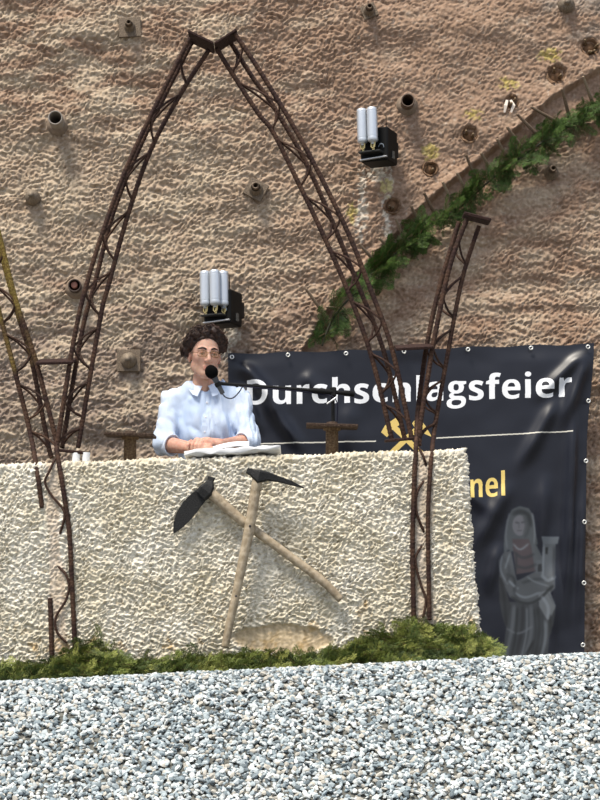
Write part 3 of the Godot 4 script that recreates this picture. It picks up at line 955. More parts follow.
func wall_fittings() -> void:
	for q in PIPES:
		pipe(q[0], q[1], q[2], q[3], q[4], (q[5] as Color).srgb_to_linear(), q[6])
	anchor("rock bolt with a domed nut on a square plate, left of the speaker's head", 129, 361, 24, 0.0, true, 0.85)
	anchor("rock bolt with a slanted plate and hollow rod, inside the tall arch", 256, 190, 21, -0.5, false)
	anchor("rock bolt on a pale square plate above the drain pipe", 130, 28, 23, 0.05, false, 0.8)
	anchor("blunt mortar-caked rock bolt below the drain pipe", 33, 198, 0, 0.0, true, 0.8)
	anchor("small hollow rock bolt beneath the garland, over the banner", 552, 171, 0, 0.0, false, 0.9)
	anchor("rock bolt with hollow rod above the upper black box", 369, 12, 16, 0.4, false, 0.85)
	anchor("rounded mortar stub beside the grey patch of rock face", 566, 6, 0, 0.0, true, 0.9)
	# rods and mortar in the drilled recesses along the portal edge
	var labels := ["drilled recess with broken mortar, second from the white lime streaks", "drilled recess with broken mortar, third from the white lime streaks", "drilled recess with white torn tape hanging from it",
		"drilled recess with broken mortar, next to the one with torn tape", "drilled recess with broken mortar at the foot of the lime streaks", "drilled recess with a rosette of rods, under the grey patch"]
	for i in holes.size():
		var h: Vector3 = holes[i]
		var th := thing("drill_hole", labels[i], "drill hole", Vector3(h.x, h.y, wall_z(h.x, h.y) - 0.03), "drilled recesses along the portal edge")
		var rim := MB.new()
		var start := rim.v.size()
		for k in 20:
			var a := TAU * k / 20
			for w in 4:
				var rr: float = h.z * ([1.12, 0.98, 0.82, 0.7][w] as float) * (1.0 + 0.12 * n_fine.get_noise_2d(k * 0.02 + i, w * 0.3))
				rim.vert(Vector3(cos(a) * rr, sin(a) * rr, [0.010, 0.024, 0.014, -0.004][w] + 0.018 * n_fine.get_noise_2d(k * 0.03, i + 0.2 * w)), rgb(160, 132, 108).lerp(rgb(124, 98, 78), rng.randf()))
		for k in 20:
			for w in 3:
				var a := start + k * 4 + w; var b := start + ((k + 1) % 20) * 4 + w
				rim.face(a, b, b + 1); rim.face(a, b + 1, a + 1)
		put("mortar_rim", rim.mesh(), M.shotcrete, th)
		var core := MB.new()
		core.lathe([Vector2(h.z * 0.72, -0.01), Vector2(h.z * 0.5, 0.0), Vector2(0, 0.006)], 14, Transform3D(Basis(Vector3.RIGHT, PI / 2), Vector3.ZERO), rgb(130, 102, 78))
		put("mortar_core", core.mesh(), M.shotcrete, th)
		for k in (5 if i == 5 else 2):
			var mb := MB.new()
			var a := rng.randf_range(0, TAU)
			var o := Vector3(cos(a), sin(a), 0) * h.z * (0.6 if i == 5 else 0.35)
			mb.tube([o + Vector3(0, 0, -0.02), o * 1.1 + Vector3(0, 0, 0.03), o * 1.3 + Vector3(0, 0.005, 0.06)], [0.01, 0.01, 0.008], 8, rgb(140, 118, 92))
			put("rod", mb.mesh(), M.iron, th)
		if i == 2:
			for k in 2:
				var mb := MB.new()
				var x := -0.03 + 0.022 * k
				sweep(mb, [Vector3(x, 0.01, 0.035), Vector3(x - 0.012 + 0.03 * k, -0.03, 0.05), Vector3(x - 0.02 + 0.02 * k, -0.075, 0.045)], [0.008, 0.011, 0.006], [0.0015, 0.0015, 0.0015], rgb(216, 204, 190))
				put("torn_tape", mb.mesh(), M.plain, th)

# --- black boxes with silver cylinders ---------------------------------
func cylinder_box(label: String, px: float, py: float, yaw: float, third: bool) -> void:
	# px, py: middle of the front face's lower edge
	var zf := BACK + 0.30
	var p := P(px, py, zf)
	var th := thing("gas_cylinder_box", label, "box", p, "black boxes with silver cylinders on the rock face")
	th.rotation.y = yaw
	var blk := rgb(13, 13, 15)
	var w := 0.185; var h := 0.215; var d := 0.17
	var mb := MB.new()
	mb.box(Vector3(w, h, d), 0.008, Transform3D(Basis(), Vector3(0, h / 2, -d / 2)), blk)
	put("case", mb.mesh(), M.black, th)
	var fr := MB.new()
	fr.box(Vector3(w * 0.98, 0.009, 0.02), 0.002, Transform3D(Basis(Vector3(0, 0, 1), 0.05), Vector3(0, 0.016, 0.008)), rgb(196, 196, 196))
	put("lower_rim", fr.mesh(), M.silver, th)
	var tray := MB.new()
	tray.box(Vector3(w * 0.8, 0.012, 0.06), 0.003, Transform3D(Basis(), Vector3(-0.01, 0.05, 0.03)), rgb(44, 44, 46))
	put("valve_block", tray.mesh(), M.black, th)
	for s in [[-0.052, 0.05], [0.019, 0.056], [0.05, -0.0]]:
		if s[0] > 0.04 and not third:
			continue
		var c := MB.new()
		var r := 0.033
		var y0 := 0.105; var y1 := 0.33
		c.lathe([Vector2(0.012, y0 - 0.012), Vector2(0.014, y0), Vector2(r * 0.8, y0 + 0.004), Vector2(r, y0 + 0.014), Vector2(r, y0 + 0.03), Vector2(r * 0.96, y0 + 0.033), Vector2(r * 0.96, y0 + 0.038), Vector2(r, y0 + 0.041), Vector2(r, y1 - 0.03), Vector2(r * 0.97, y1 - 0.027), Vector2(r * 0.97, y1 - 0.022), Vector2(r, y1 - 0.018), Vector2(r * 0.93, y1 - 0.004), Vector2(r * 0.7, y1), Vector2(0, y1 - 0.004)], 24, Transform3D(Basis(Vector3(0, 0, 1), 0.03), Vector3(s[0], 0, s[1])), rgb(206, 212, 218))
		var cy := put("cylinder", c.mesh(), M.silver, th)
		var nz := MB.new()
		for k in [-1, 1]:
			nz.tube([Vector3(s[0] + k * 0.012, y0, s[1] + 0.005), Vector3(s[0] + k * 0.012, y0 - 0.03, s[1] + 0.008), Vector3(s[0], y0 - 0.042, s[1] + 0.01)], [0.004], 8, rgb(206, 186, 130))
		nz.lathe([Vector2(0.008, 0.055), Vector2(0.008, 0.07), Vector2(0.005, 0.072), Vector2(0.005, y0)], 10, Transform3D(Basis(), Vector3(s[0], 0, s[1])), rgb(206, 186, 130))
		put("valve", nz.mesh(), M.brass, cy)
	var an := MB.new()
	an.tube([Vector3(0.08, h - 0.01, -0.01), Vector3(0.078, h + 0.075, -0.012)], [0.003], 6, blk)
	put("rod", an.mesh(), M.black, th)
	var hook := MB.new()
	hook.tube(spline([Vector3(0.035, 0.085, 0.01), Vector3(0.05, 0.1, 0.02), Vector3(0.066, 0.098, 0.012), Vector3(0.068, 0.08, 0.005)], 0.01), [0.003], 6, rgb(150, 160, 170))
	put("hose", hook.mesh(), M.plain, th)
	var br := MB.new()
	br.box(Vector3(0.1, 0.1, 0.085), 0.004, Transform3D(Basis(), Vector3(0.02, 0.12, -d - 0.035)), rgb(30, 30, 32))
	put("bracket", br.mesh(), M.black, th)
	var latch := MB.new()
	latch.box(Vector3(0.01, 0.05, 0.03), 0.002, Transform3D(Basis(), Vector3(w / 2 + 0.003, 0.05, -0.09)), rgb(120, 116, 108))
	put("latch", latch.mesh(), M.iron, th)
func cylinder_boxes() -> void:
	cylinder_box("black box holding two silver cylinders, beside the dark drain pipe", 374, 161, -0.42, false)
	cylinder_box("black box holding three silver cylinders, just above the speaker's head", 217, 324, -0.42, true)

# --- evergreen sprigs ---------------------------------------------------
var sprigs := {}
func make_sprig(s: int, length: float, dark: Color, lite: Color, broad: float) -> ArrayMesh:
	# a flat evergreen spray: stem along +z, twigs to both sides, needles on every twig
	var r := RandomNumberGenerator.new()
	r.seed = s
	var mb := MB.new()
	var stem := rgb(84, 66, 40)
	var n := 13
	mb.tube([Vector3.ZERO, Vector3(0, 0.012, length * 0.5), Vector3(0, -0.004, length)], [0.0026, 0.002, 0.0008], 4, stem)
	for i in n:
		var t := (i + 0.6) / n
		for side: float in [-1.0, 1.0]:
			var base := Vector3(0, 0.012 * sin(t * PI), length * t)
			var reach := length * 0.46 * (1.0 - t * 0.72) * r.randf_range(0.75, 1.15)
			var dir := Vector3(side * r.randf_range(0.65, 0.9), r.randf_range(-0.3, 0.35), r.randf_range(0.55, 0.85)).normalized()
			var col := dark.lerp(lite, clampf(t * 0.6 + r.randf_range(-0.2, 0.5), 0, 1))
			var m := maxi(3, int(reach / 0.0085))
			for k in m:
				var at := base + dir * reach * (k + 0.5) / m - Vector3(0, 0.012 * pow(float(k) / m, 2.0), 0)
				var nl := 0.014 * (1.0 - 0.4 * k / m)
				for q: float in [-1.0, 1.0]:
					var across := dir.cross(Vector3.UP).normalized() * q
					var nd := (dir * 0.75 + across * 0.8 + Vector3(0, r.randf_range(-0.35, 0.45), 0)).normalized()
					var wv := nd.cross(Vector3(r.randf_range(-0.4, 0.4), 1, 0)).normalized() * broad
					var c2 := col.lerp(lite, r.randf_range(0, 0.35))
					mb.quad(at - wv * 0.4, at + nd * nl * 0.5 - wv, at + nd * nl, at + nd * nl * 0.5 + wv, c2)
			var tip := base + dir * reach
			mb.tri(tip - dir * 0.008 + Vector3(0.002, 0, 0), tip - dir * 0.008 - Vector3(0.002, 0, 0), tip + dir * 0.012, lite)
	return mb.mesh()
func lay_sprig(th: Node3D, kind: String, at: Vector3, dir: Vector3, roll: float, size: float) -> void:
	var o := MeshInstance3D.new()
	var list: Array = sprigs[kind]
	o.mesh = list[rng.randi() % list.size()]
	o.material_override = M.leaf
	o.name = "sprig"
	th.add_child(o, true)
	var z := dir.normalized()
	var x := Vector3.UP.cross(z)
	x = (Vector3.RIGHT if x.length() < 0.05 else x).normalized()
	var b := Basis(x, z.cross(x), z) * Basis(Vector3(0, 0, 1), roll)
	o.transform = Transform3D(b.scaled(Vector3.ONE * size), at)
func arc_garland() -> void:
	sprigs.arc = []
	for i in 6:
		sprigs.arc.append(make_sprig(100 + i, 0.135, rgb(30, 46, 20), rgb(76, 102, 42), 0.0025))
	var line := []
	for p in [[322, 346], [331, 322], [346, 302], [364, 286], [384, 266], [402, 248], [432, 224], [462, 206], [487, 183], [520, 158], [552, 136], [582, 119], [612, 100], [640, 85]]:
		var q := P(p[0], p[1], BACK + 0.10)
		line.append(q)
	line = spline(line, 0.017)
	var th := thing("evergreen_garland", "deep green evergreen garland following the curved portal edge of the rock face", "garland")
	var core := MB.new()
	core.tube(line, [0.007], 6, rgb(44, 46, 24))
	put("rope", core.mesh(), M.plain, th)
	var n := 299
	for i in n:
		var k := rng.randi_range(2, line.size() - 3)
		var p: Vector3 = line[k]
		var t: Vector3 = (line[k + 2] - line[k - 2]).normalized()
		var side := Vector3(-t.y, t.x, 0)
		var a := rng.randf_range(-PI * 0.75, PI * 0.75)
		var outward := Vector3(0, 0, 1) * cos(a) + side * sin(a)
		var lay := rng.randf_range(0.25, 1.0) * (1.0 if rng.randf() < 0.6 else -1.0)
		lay_sprig(th, "arc", p + outward * 0.012 - t * lay * 0.04, t * lay + outward * rng.randf_range(0.3, 0.6) + Vector3(0, -0.1, 0), rng.randf_range(0.5, 1.6), rng.randf_range(0.8, 1.1))
	# the spikes that carry it
	var pairs := [[442.7, 182, 455, 210], [457, 173, 470, 200], [466, 155, 480, 190], [481, 153, 493, 175], [497, 139, 509, 163], [507, 127, 524, 151], [517, 114, 539, 137], [531, 107, 559, 123], [562, 89, 569, 116], [583, 76.5, 593, 104],
		[424, 193, 439, 222], [411, 206, 424, 232], [395.6, 218.5, 407, 246], [379, 238, 398, 258], [359, 244, 383, 270], [327, 307, 344, 310], [306, 289, 333, 326]]
	pairs.sort_custom(func(a, b): return a[0] < b[0])
	for i in pairs.size():
		var s: Array = pairs[i]
		var a := P(s[0], s[1], BACK + 0.15); var b := P(s[2], s[3], BACK + 0.02)
		var mb := MB.new()
		mb.tube([b, b.lerp(a, 0.5), a], [0.0125, 0.0115, 0.009], 8, rgb(140, 118, 98).lerp(rgb(182, 160, 136), rng.randf()))
		var o := put("steel_spike", mb.mesh(), M.iron)
		tag(o, "thin steel spike sticking out above the green garland", "spike", "steel spikes along the portal edge")
func base_boughs() -> void:
	sprigs.base = []
	for i in 7:
		sprigs.base.append(make_sprig(200 + i, 0.15, [rgb(34, 48, 22), rgb(52, 66, 28), rgb(26, 38, 20)][i % 3], [rgb(112, 124, 58), rgb(150, 154, 80), rgb(72, 88, 42)][i % 3], 0.0026))
	# name, left and right pixel, crest heights in pixels above the crest of the gravel, count
	var heaps := [["fir boughs spread along the parapet's foot beside the lichened girder", -40, 64, 23, 90], ["rounded mound of fir boughs at the foot of the lichened girder", 54, 126, 48, 140],
		["long low row of fir boughs below the crossed pickaxe and mattock", 118, 372, 21, 260], ["large mound of fir boughs at the foot of the short girder", 356, 490, 56, 290]]
	for h in heaps:
		var xa := P(h[1], 660, FRONT + 0.1).x; var xb := P(h[2], 660, FRONT + 0.1).x
		var th := thing("fir_boughs", h[0], "fir boughs", Vector3((xa + xb) / 2, ground_y((xa + xb) / 2), FRONT + 0.1), "fir boughs along the foot of the parapet")
		for i in h[4]:
			var t := rng.randf()
			var x := lerpf(xa, xb, t)
			var crest: float = h[3] / 200.0 * (0.72 + 0.28 * sin(t * PI)) * (0.85 + 0.3 * n_tone.get_noise_1d(x * 2.0))
			if h[3] > 30:
				crest *= 0.45 + 0.55 * sqrt(maxf(0.0, sin(t * PI)))
			var u := rng.randf()
			var y := ground_y(x) + crest * u * 0.75
			var z := FRONT + 0.05 + (1.0 - u) * 0.16 + rng.randf_range(-0.02, 0.03)
			var dir := Vector3(rng.randf_range(-1.0, 1.0), rng.randf_range(-0.3, 0.45), rng.randf_range(-0.1, 0.5))
			lay_sprig(th, "base", Vector3(x, y, z) - th.position - dir.normalized() * 0.04, dir, rng.randf_range(0.4, 1.5), rng.randf_range(0.65, 1.05))

# --- mining tools on the parapet -----------------------------------------
func handle(th: Node3D, px: Array, z0: float, z1: float, radii: Array) -> void:
	var pts := []
	for i in px.size():
		pts.append(P(px[i][0], px[i][1], lerpf(z0, z1, float(i) / (px.size() - 1))))
	var line := spline(pts, 0.012)
	var rad := []; var cols := []
	for i in line.size():
		var t := float(i) / (line.size() - 1) * (radii.size() - 1)
		var k := mini(int(t), radii.size() - 2)
		rad.append(lerpf(radii[k], radii[k + 1], t - k) * (1.0 + 0.03 * n_lump.get_noise_1d(i * 0.01)))
		cols.append(rgb(184, 170, 148).lerp(rgb(160, 146, 126), clampf(0.5 + n_fine.get_noise_1d(i * 0.006) * 1.5, 0, 1)))
	var mb := MB.new()
	mb.tube(line, rad, 12, Color.WHITE, cols)
	put("handle", mb.mesh(), M.wood, th)
func tools() -> void:
	var blk := rgb(46, 45, 46)
	var za := FRONT + 0.05; var zb := FRONT + 0.105
	var th := thing("mattock", "mattock with a broad black blade, its wooden handle slanting behind the pickaxe", "mattock")
	handle(th, [[209, 491], [240, 519], [280, 549], [315, 575], [330, 588], [341, 600]], za, za, [0.027, 0.025, 0.022, 0.021, 0.022, 0.019])
	var mb := MB.new()
	sweep(mb, [P(205, 491, za), P(198, 498, za), P(190, 507, za), P(183, 517, za), P(178, 525, za), P(174, 533, za)], [0.030, 0.038, 0.043, 0.038, 0.026, 0.004], [0.016, 0.009, 0.007, 0.006, 0.005, 0.003], blk)
	put("blade", mb.mesh(), M.iron, th)
	var ey := MB.new()
	sweep(ey, [P(201, 496, za), P(206, 491, za), P(209, 486, za), P(210.5, 481, za), P(211.5, 477, za)], [0.032, 0.038, 0.028, 0.016, 0.02], [0.03, 0.036, 0.03, 0.018, 0.016], blk)
	put("eye", ey.mesh(), M.iron, th)
	var t2 := thing("pickaxe", "pickaxe with a pointed black head, its pale wooden handle crossing over the mattock", "pickaxe")
	handle(t2, [[258, 476], [254, 500], [249.5, 528], [243, 560], [236, 595], [230, 622], [225, 648]], zb, zb - 0.02, [0.026, 0.026, 0.026, 0.024, 0.021, 0.02, 0.02])
	var hd := MB.new()
	sweep(hd, [P(247, 470.5, zb), P(252, 472.5, zb), P(259, 477, zb), P(268, 476.5, zb), P(278, 479, zb), P(291, 483, zb), P(304, 488, zb)], [0.014, 0.018, 0.034, 0.022, 0.015, 0.011, 0.003], [0.016, 0.02, 0.036, 0.024, 0.014, 0.01, 0.003], blk)
	put("head", hd.mesh(), M.iron, t2)
	for q in [[250, 526], [236, 596]]:
		var nail := MB.new()
		nail.lathe([Vector2(0.006, 0.0), Vector2(0.006, 0.004), Vector2(0, 0.006)], 10, Transform3D(Basis(Vector3.RIGHT, PI / 2), P(q[0], q[1], zb + 0.02)), rgb(70, 66, 64))
		put("nail", nail.mesh(), M.iron, t2)

# --- on the parapet -------------------------------------------------------
func anchor_post(label: String, px: float, py_plate: float, py_foot: float, half_px: float) -> void:
	var z := FRONT - 0.16
	var foot := P(px, py_foot, z)
	foot.y = minf(foot.y, top_y(foot.x)) - 0.01
	var topp := P(px, py_plate, z)
	var th := thing("plate_post", label, "post", foot, "rusty posts with square plates on the parapet")
	var h := topp.y - foot.y
	var mb := MB.new()
	mb.lathe([Vector2(0.033, -0.02), Vector2(0.032, h * 0.9), Vector2(0.045, h - 0.012), Vector2(0.045, h)], 14, Transform3D(), rgb(112, 98, 78))
	put("shaft", mb.mesh(), M.rust, th)
	var pl := MB.new()
	pl.box(Vector3(half_px * 2 / 197.0, 0.016, 0.2), 0.003, Transform3D(Basis(Vector3(0, 0, 1), -0.03) * Basis(Vector3(1, 0, 0), 0.05), Vector3(0, h + 0.008, 0)), rgb(80, 68, 56))
	put("plate", pl.mesh(), M.rust, th)
	var nu := MB.new()
	nu.lathe([Vector2(0.03, h + 0.01), Vector2(0.028, h + 0.03), Vector2(0, h + 0.034)], 6, Transform3D(), rgb(80, 68, 56))
	put("nut", nu.mesh(), M.rust, th)
func parapet_fittings() -> void:
	anchor_post("rusty post with a square plate on the parapet, beside the speaker's elbow", 130, 437, 461, 25)
	anchor_post("rusty post with a square plate on the parapet, before the microphone stand", 332, 428, 453, 26)
	for px in [76.0, 86.0]:
		var p := P(px, 462, FRONT - 0.06)
		p.y = top_y(p.x)
		var th := thing("cup", "small white cup standing on the parapet beside the girder foot", "cup", p, "two white cups on the parapet")
		var mb := MB.new()
		mb.lathe([Vector2(0, 0.0), Vector2(0.017, 0.0), Vector2(0.019, 0.004), Vector2(0.021, 0.048), Vector2(0.0215, 0.05), Vector2(0.02, 0.05), Vector2(0.018, 0.006), Vector2(0, 0.005)], 18, Transform3D(), rgb(232, 234, 236))
		put("body", mb.mesh(), M.plain, th)

func lectern() -> void:
	# a board wrapped in white cloth, lying on the parapet, tilted towards the speaker
	var a := P(184, 460, FRONT + 0.01); var b := P(281, 456, FRONT + 0.01)
	var th := thing("lectern_board", "white cloth-wrapped lectern board lying on top of the parapet", "lectern", Vector3((a.x + b.x) / 2, top_y((a.x + b.x) / 2) + 0.0, FRONT - 0.14))
	th.rotation.z = 0.055
	var w := b.x - a.x
	var mb := MB.new()
	var nx := 60; var nr := 40
	var start := mb.v.size()
	for j in nr:
		var t := float(j) / (nr - 1)
		# around the board: under, front edge, over, back edge
		for i in nx:
			var s := float(i) / (nx - 1)
			var x := (s - 0.5) * w
			var ang := t * TAU - PI / 2
			var ce := cos(ang); var se := sin(ang)
			var zc := signf(ce) * pow(absf(ce), 0.35) * 0.15
			var yc := signf(se) * pow(absf(se), 0.5) * 0.016
			var n := n_lump.get_noise_3d(x * 0.5, zc * 0.9, yc * 0.4) * 0.008 + n_warp.get_noise_3d(x * 2.0, t * 1.2, 2.0) * 0.006
			var endk := pow(absf(s - 0.5) * 2.0, 14.0)
			var p := Vector3(x, 0.024 + yc * (1.0 - 0.5 * endk) + zc * 0.06 + n, zc * (1.0 - 0.12 * endk) + n * 0.5)
			mb.vert(p, rgb(236, 235, 232))
	for j in nr - 1:
		for i in nx - 1:
			var q := start + j * nx + i
			mb.face(q, q + 1, q + nx + 1); mb.face(q, q + nx + 1, q + nx)
	for e in [0, nx - 1]:
		var c := mb.vert(Vector3((-0.5 if e == 0 else 0.5) * w, 0.026, 0), rgb(236, 235, 232))
		for j in nr - 1:
			if e == 0:
				mb.face(c, start + j * nx, start + (j + 1) * nx)
			else:
				mb.face(c, start + (j + 1) * nx + e, start + j * nx + e)
	put("wrapped_board", mb.mesh(), M.cloth, th)
	# sheets of paper between the speaker's arms
	for k in 2:
		var sh := MB.new()
		var n := 16
		for j in 10:
			for i in n:
				var s := float(i) / (n - 1); var t := float(j) / 9
				var q := P(lerpf(213 + 3 * k, 247 + k * 2, s), lerpf(451, 446.5, t) - s * 4.0 - k * 0.5, lerpf(FRONT - 0.12, FRONT - 0.30, t) - 0.03 * s)
				q.y += 0.008 * sin(s * PI) + 0.003 * k
				sh.vert(q, rgb(240, 241, 242))
		sh.grid(n, 10, 0)
		for j in 10:                              # the underside, half a millimetre below
			for i in n:
				sh.vert(sh.v[j * n + i] - Vector3(0, 0.0006, 0), rgb(240, 241, 242))
		sh.grid(n, 10, n * 10, true)
		var o := put("paper_sheet", sh.mesh(), M.plain)
		tag(o, ["curled white sheet of paper under the speaker's forearm, lower of two", "curled white sheet of paper under the speaker's forearm, upper of two"][k], "paper")

func microphone() -> void:
	var zm := FRONT - 0.28
	var zs := FRONT - 0.42
	var pole_top := P(333, 393, zs)
	var foot := Vector3(pole_top.x, ground_y(pole_top.x), zs)
	var th := thing("microphone_stand", "black boom microphone stand reaching in front of the speaker's mouth", "microphone stand", foot)
	var o := foot
	var blk := rgb(24, 24, 26)
	var mb := MB.new()
	mb.lathe([Vector2(0, 0.0), Vector2(0.13, 0.0), Vector2(0.13, 0.012), Vector2(0.12, 0.02), Vector2(0.02, 0.03), Vector2(0, 0.03)], 28, Transform3D(), blk)
	put("base", mb.mesh(), M.black, th)
	var po := MB.new()
	po.tube([Vector3(0, 0.02, 0), Vector3(0, 0.7, 0), Vector3(0, 0.701, 0), pole_top - o], [0.013, 0.013, 0.009, 0.009], 12, blk)
	put("pole", po.mesh(), M.black, th)
	var bo := MB.new()
	var b0 := P(219, 383.5, zm) - o; var b1 := P(338, 392.5, zs) - o; var b2 := P(354, 394, zs - 0.02) - o
	bo.tube([b0, b1, b2], [0.009, 0.011, 0.011], 10, blk)
	put("boom", bo.mesh(), M.black, th)
	var cw := MB.new()
	cw.tube([b0.lerp(b1, 0.78), b0.lerp(b1, 0.96)], [0.015], 12, blk)
	cw.tube([b1.lerp(b2, 0.4), b2], [0.016], 12, blk)
	put("boom_sleeve", cw.mesh(), M.black, th)
	var cl := MB.new()
	cl.box(Vector3(0.035, 0.05, 0.04), 0.006, Transform3D(Basis(), pole_top - o + Vector3(0, 0.005, 0)), blk)
	put("clutch", cl.mesh(), M.black, th)
	var lv := MB.new()
	lv.tube([P(327, 404, zs + 0.03) - o, P(336, 397.5, zs + 0.03) - o], [0.005], 8, rgb(206, 208, 210))
	put("lever", lv.mesh(), M.silver, th)
	var cb := MB.new()
	var pts := [P(222, 393, zm + 0.01), P(226, 397.5, zm + 0.015), P(233, 398, zm + 0.01), P(240, 391, zm), P(244, 386.5, zm - 0.01), P(262, 388.5, zm - 0.03), P(280, 389.5, zm - 0.04), P(320, 394, zs + 0.025), P(336, 400, zs + 0.03), P(337, 425, zs + 0.02), P(335, 470, zs + 0.02)]
	for i in pts.size():
		pts[i] -= o
	cb.tube(spline(pts, 0.012), [0.0035], 6, rgb(26, 28, 40))
	put("cable", cb.mesh(), M.black, th)
	# the microphone itself, held by the boom's clip
	var h0 := P(211.5, 372, zm + 0.03); var h1 := P(222.5, 393, zm + 0.005)
	var ax := (h0 - h1).normalized()
	var xr := ax.cross(Vector3(0, 0, 1)).normalized()
	var fr := Transform3D(Basis(xr, ax, xr.cross(ax)), h1)
	var L := h0.distance_to(h1)
	var mi := thing("microphone", "microphone with a black foam ball in front of the speaker's mouth", "microphone", h1)
	fr.origin = Vector3.ZERO
	var bd := MB.new()
	bd.lathe([Vector2(0, -0.005), Vector2(0.01, -0.005), Vector2(0.012, 0.0), Vector2(0.0135, L * 0.5), Vector2(0.019, L * 0.8), Vector2(0.019, L)], 16, fr, rgb(74, 76, 80))
	put("body", bd.mesh(), M.black, mi)
	var fm := MB.new()
	var prof := []
	for i in 15:
		var a := -PI / 2 + PI * i / 14
		prof.append(Vector2(maxf(0.0, cos(a)) * 0.034, L + sin(a) * 0.038))
	fm.lathe(prof, 20, fr, rgb(20, 19, 20))
	put("foam_ball", fm.mesh(), M.foam, mi)
	var cp := MB.new()
	cp.lathe([Vector2(0.017, L * 0.32), Vector2(0.017, L * 0.5)], 14, fr, blk)
	put("clip", cp.mesh(), M.black, mi)

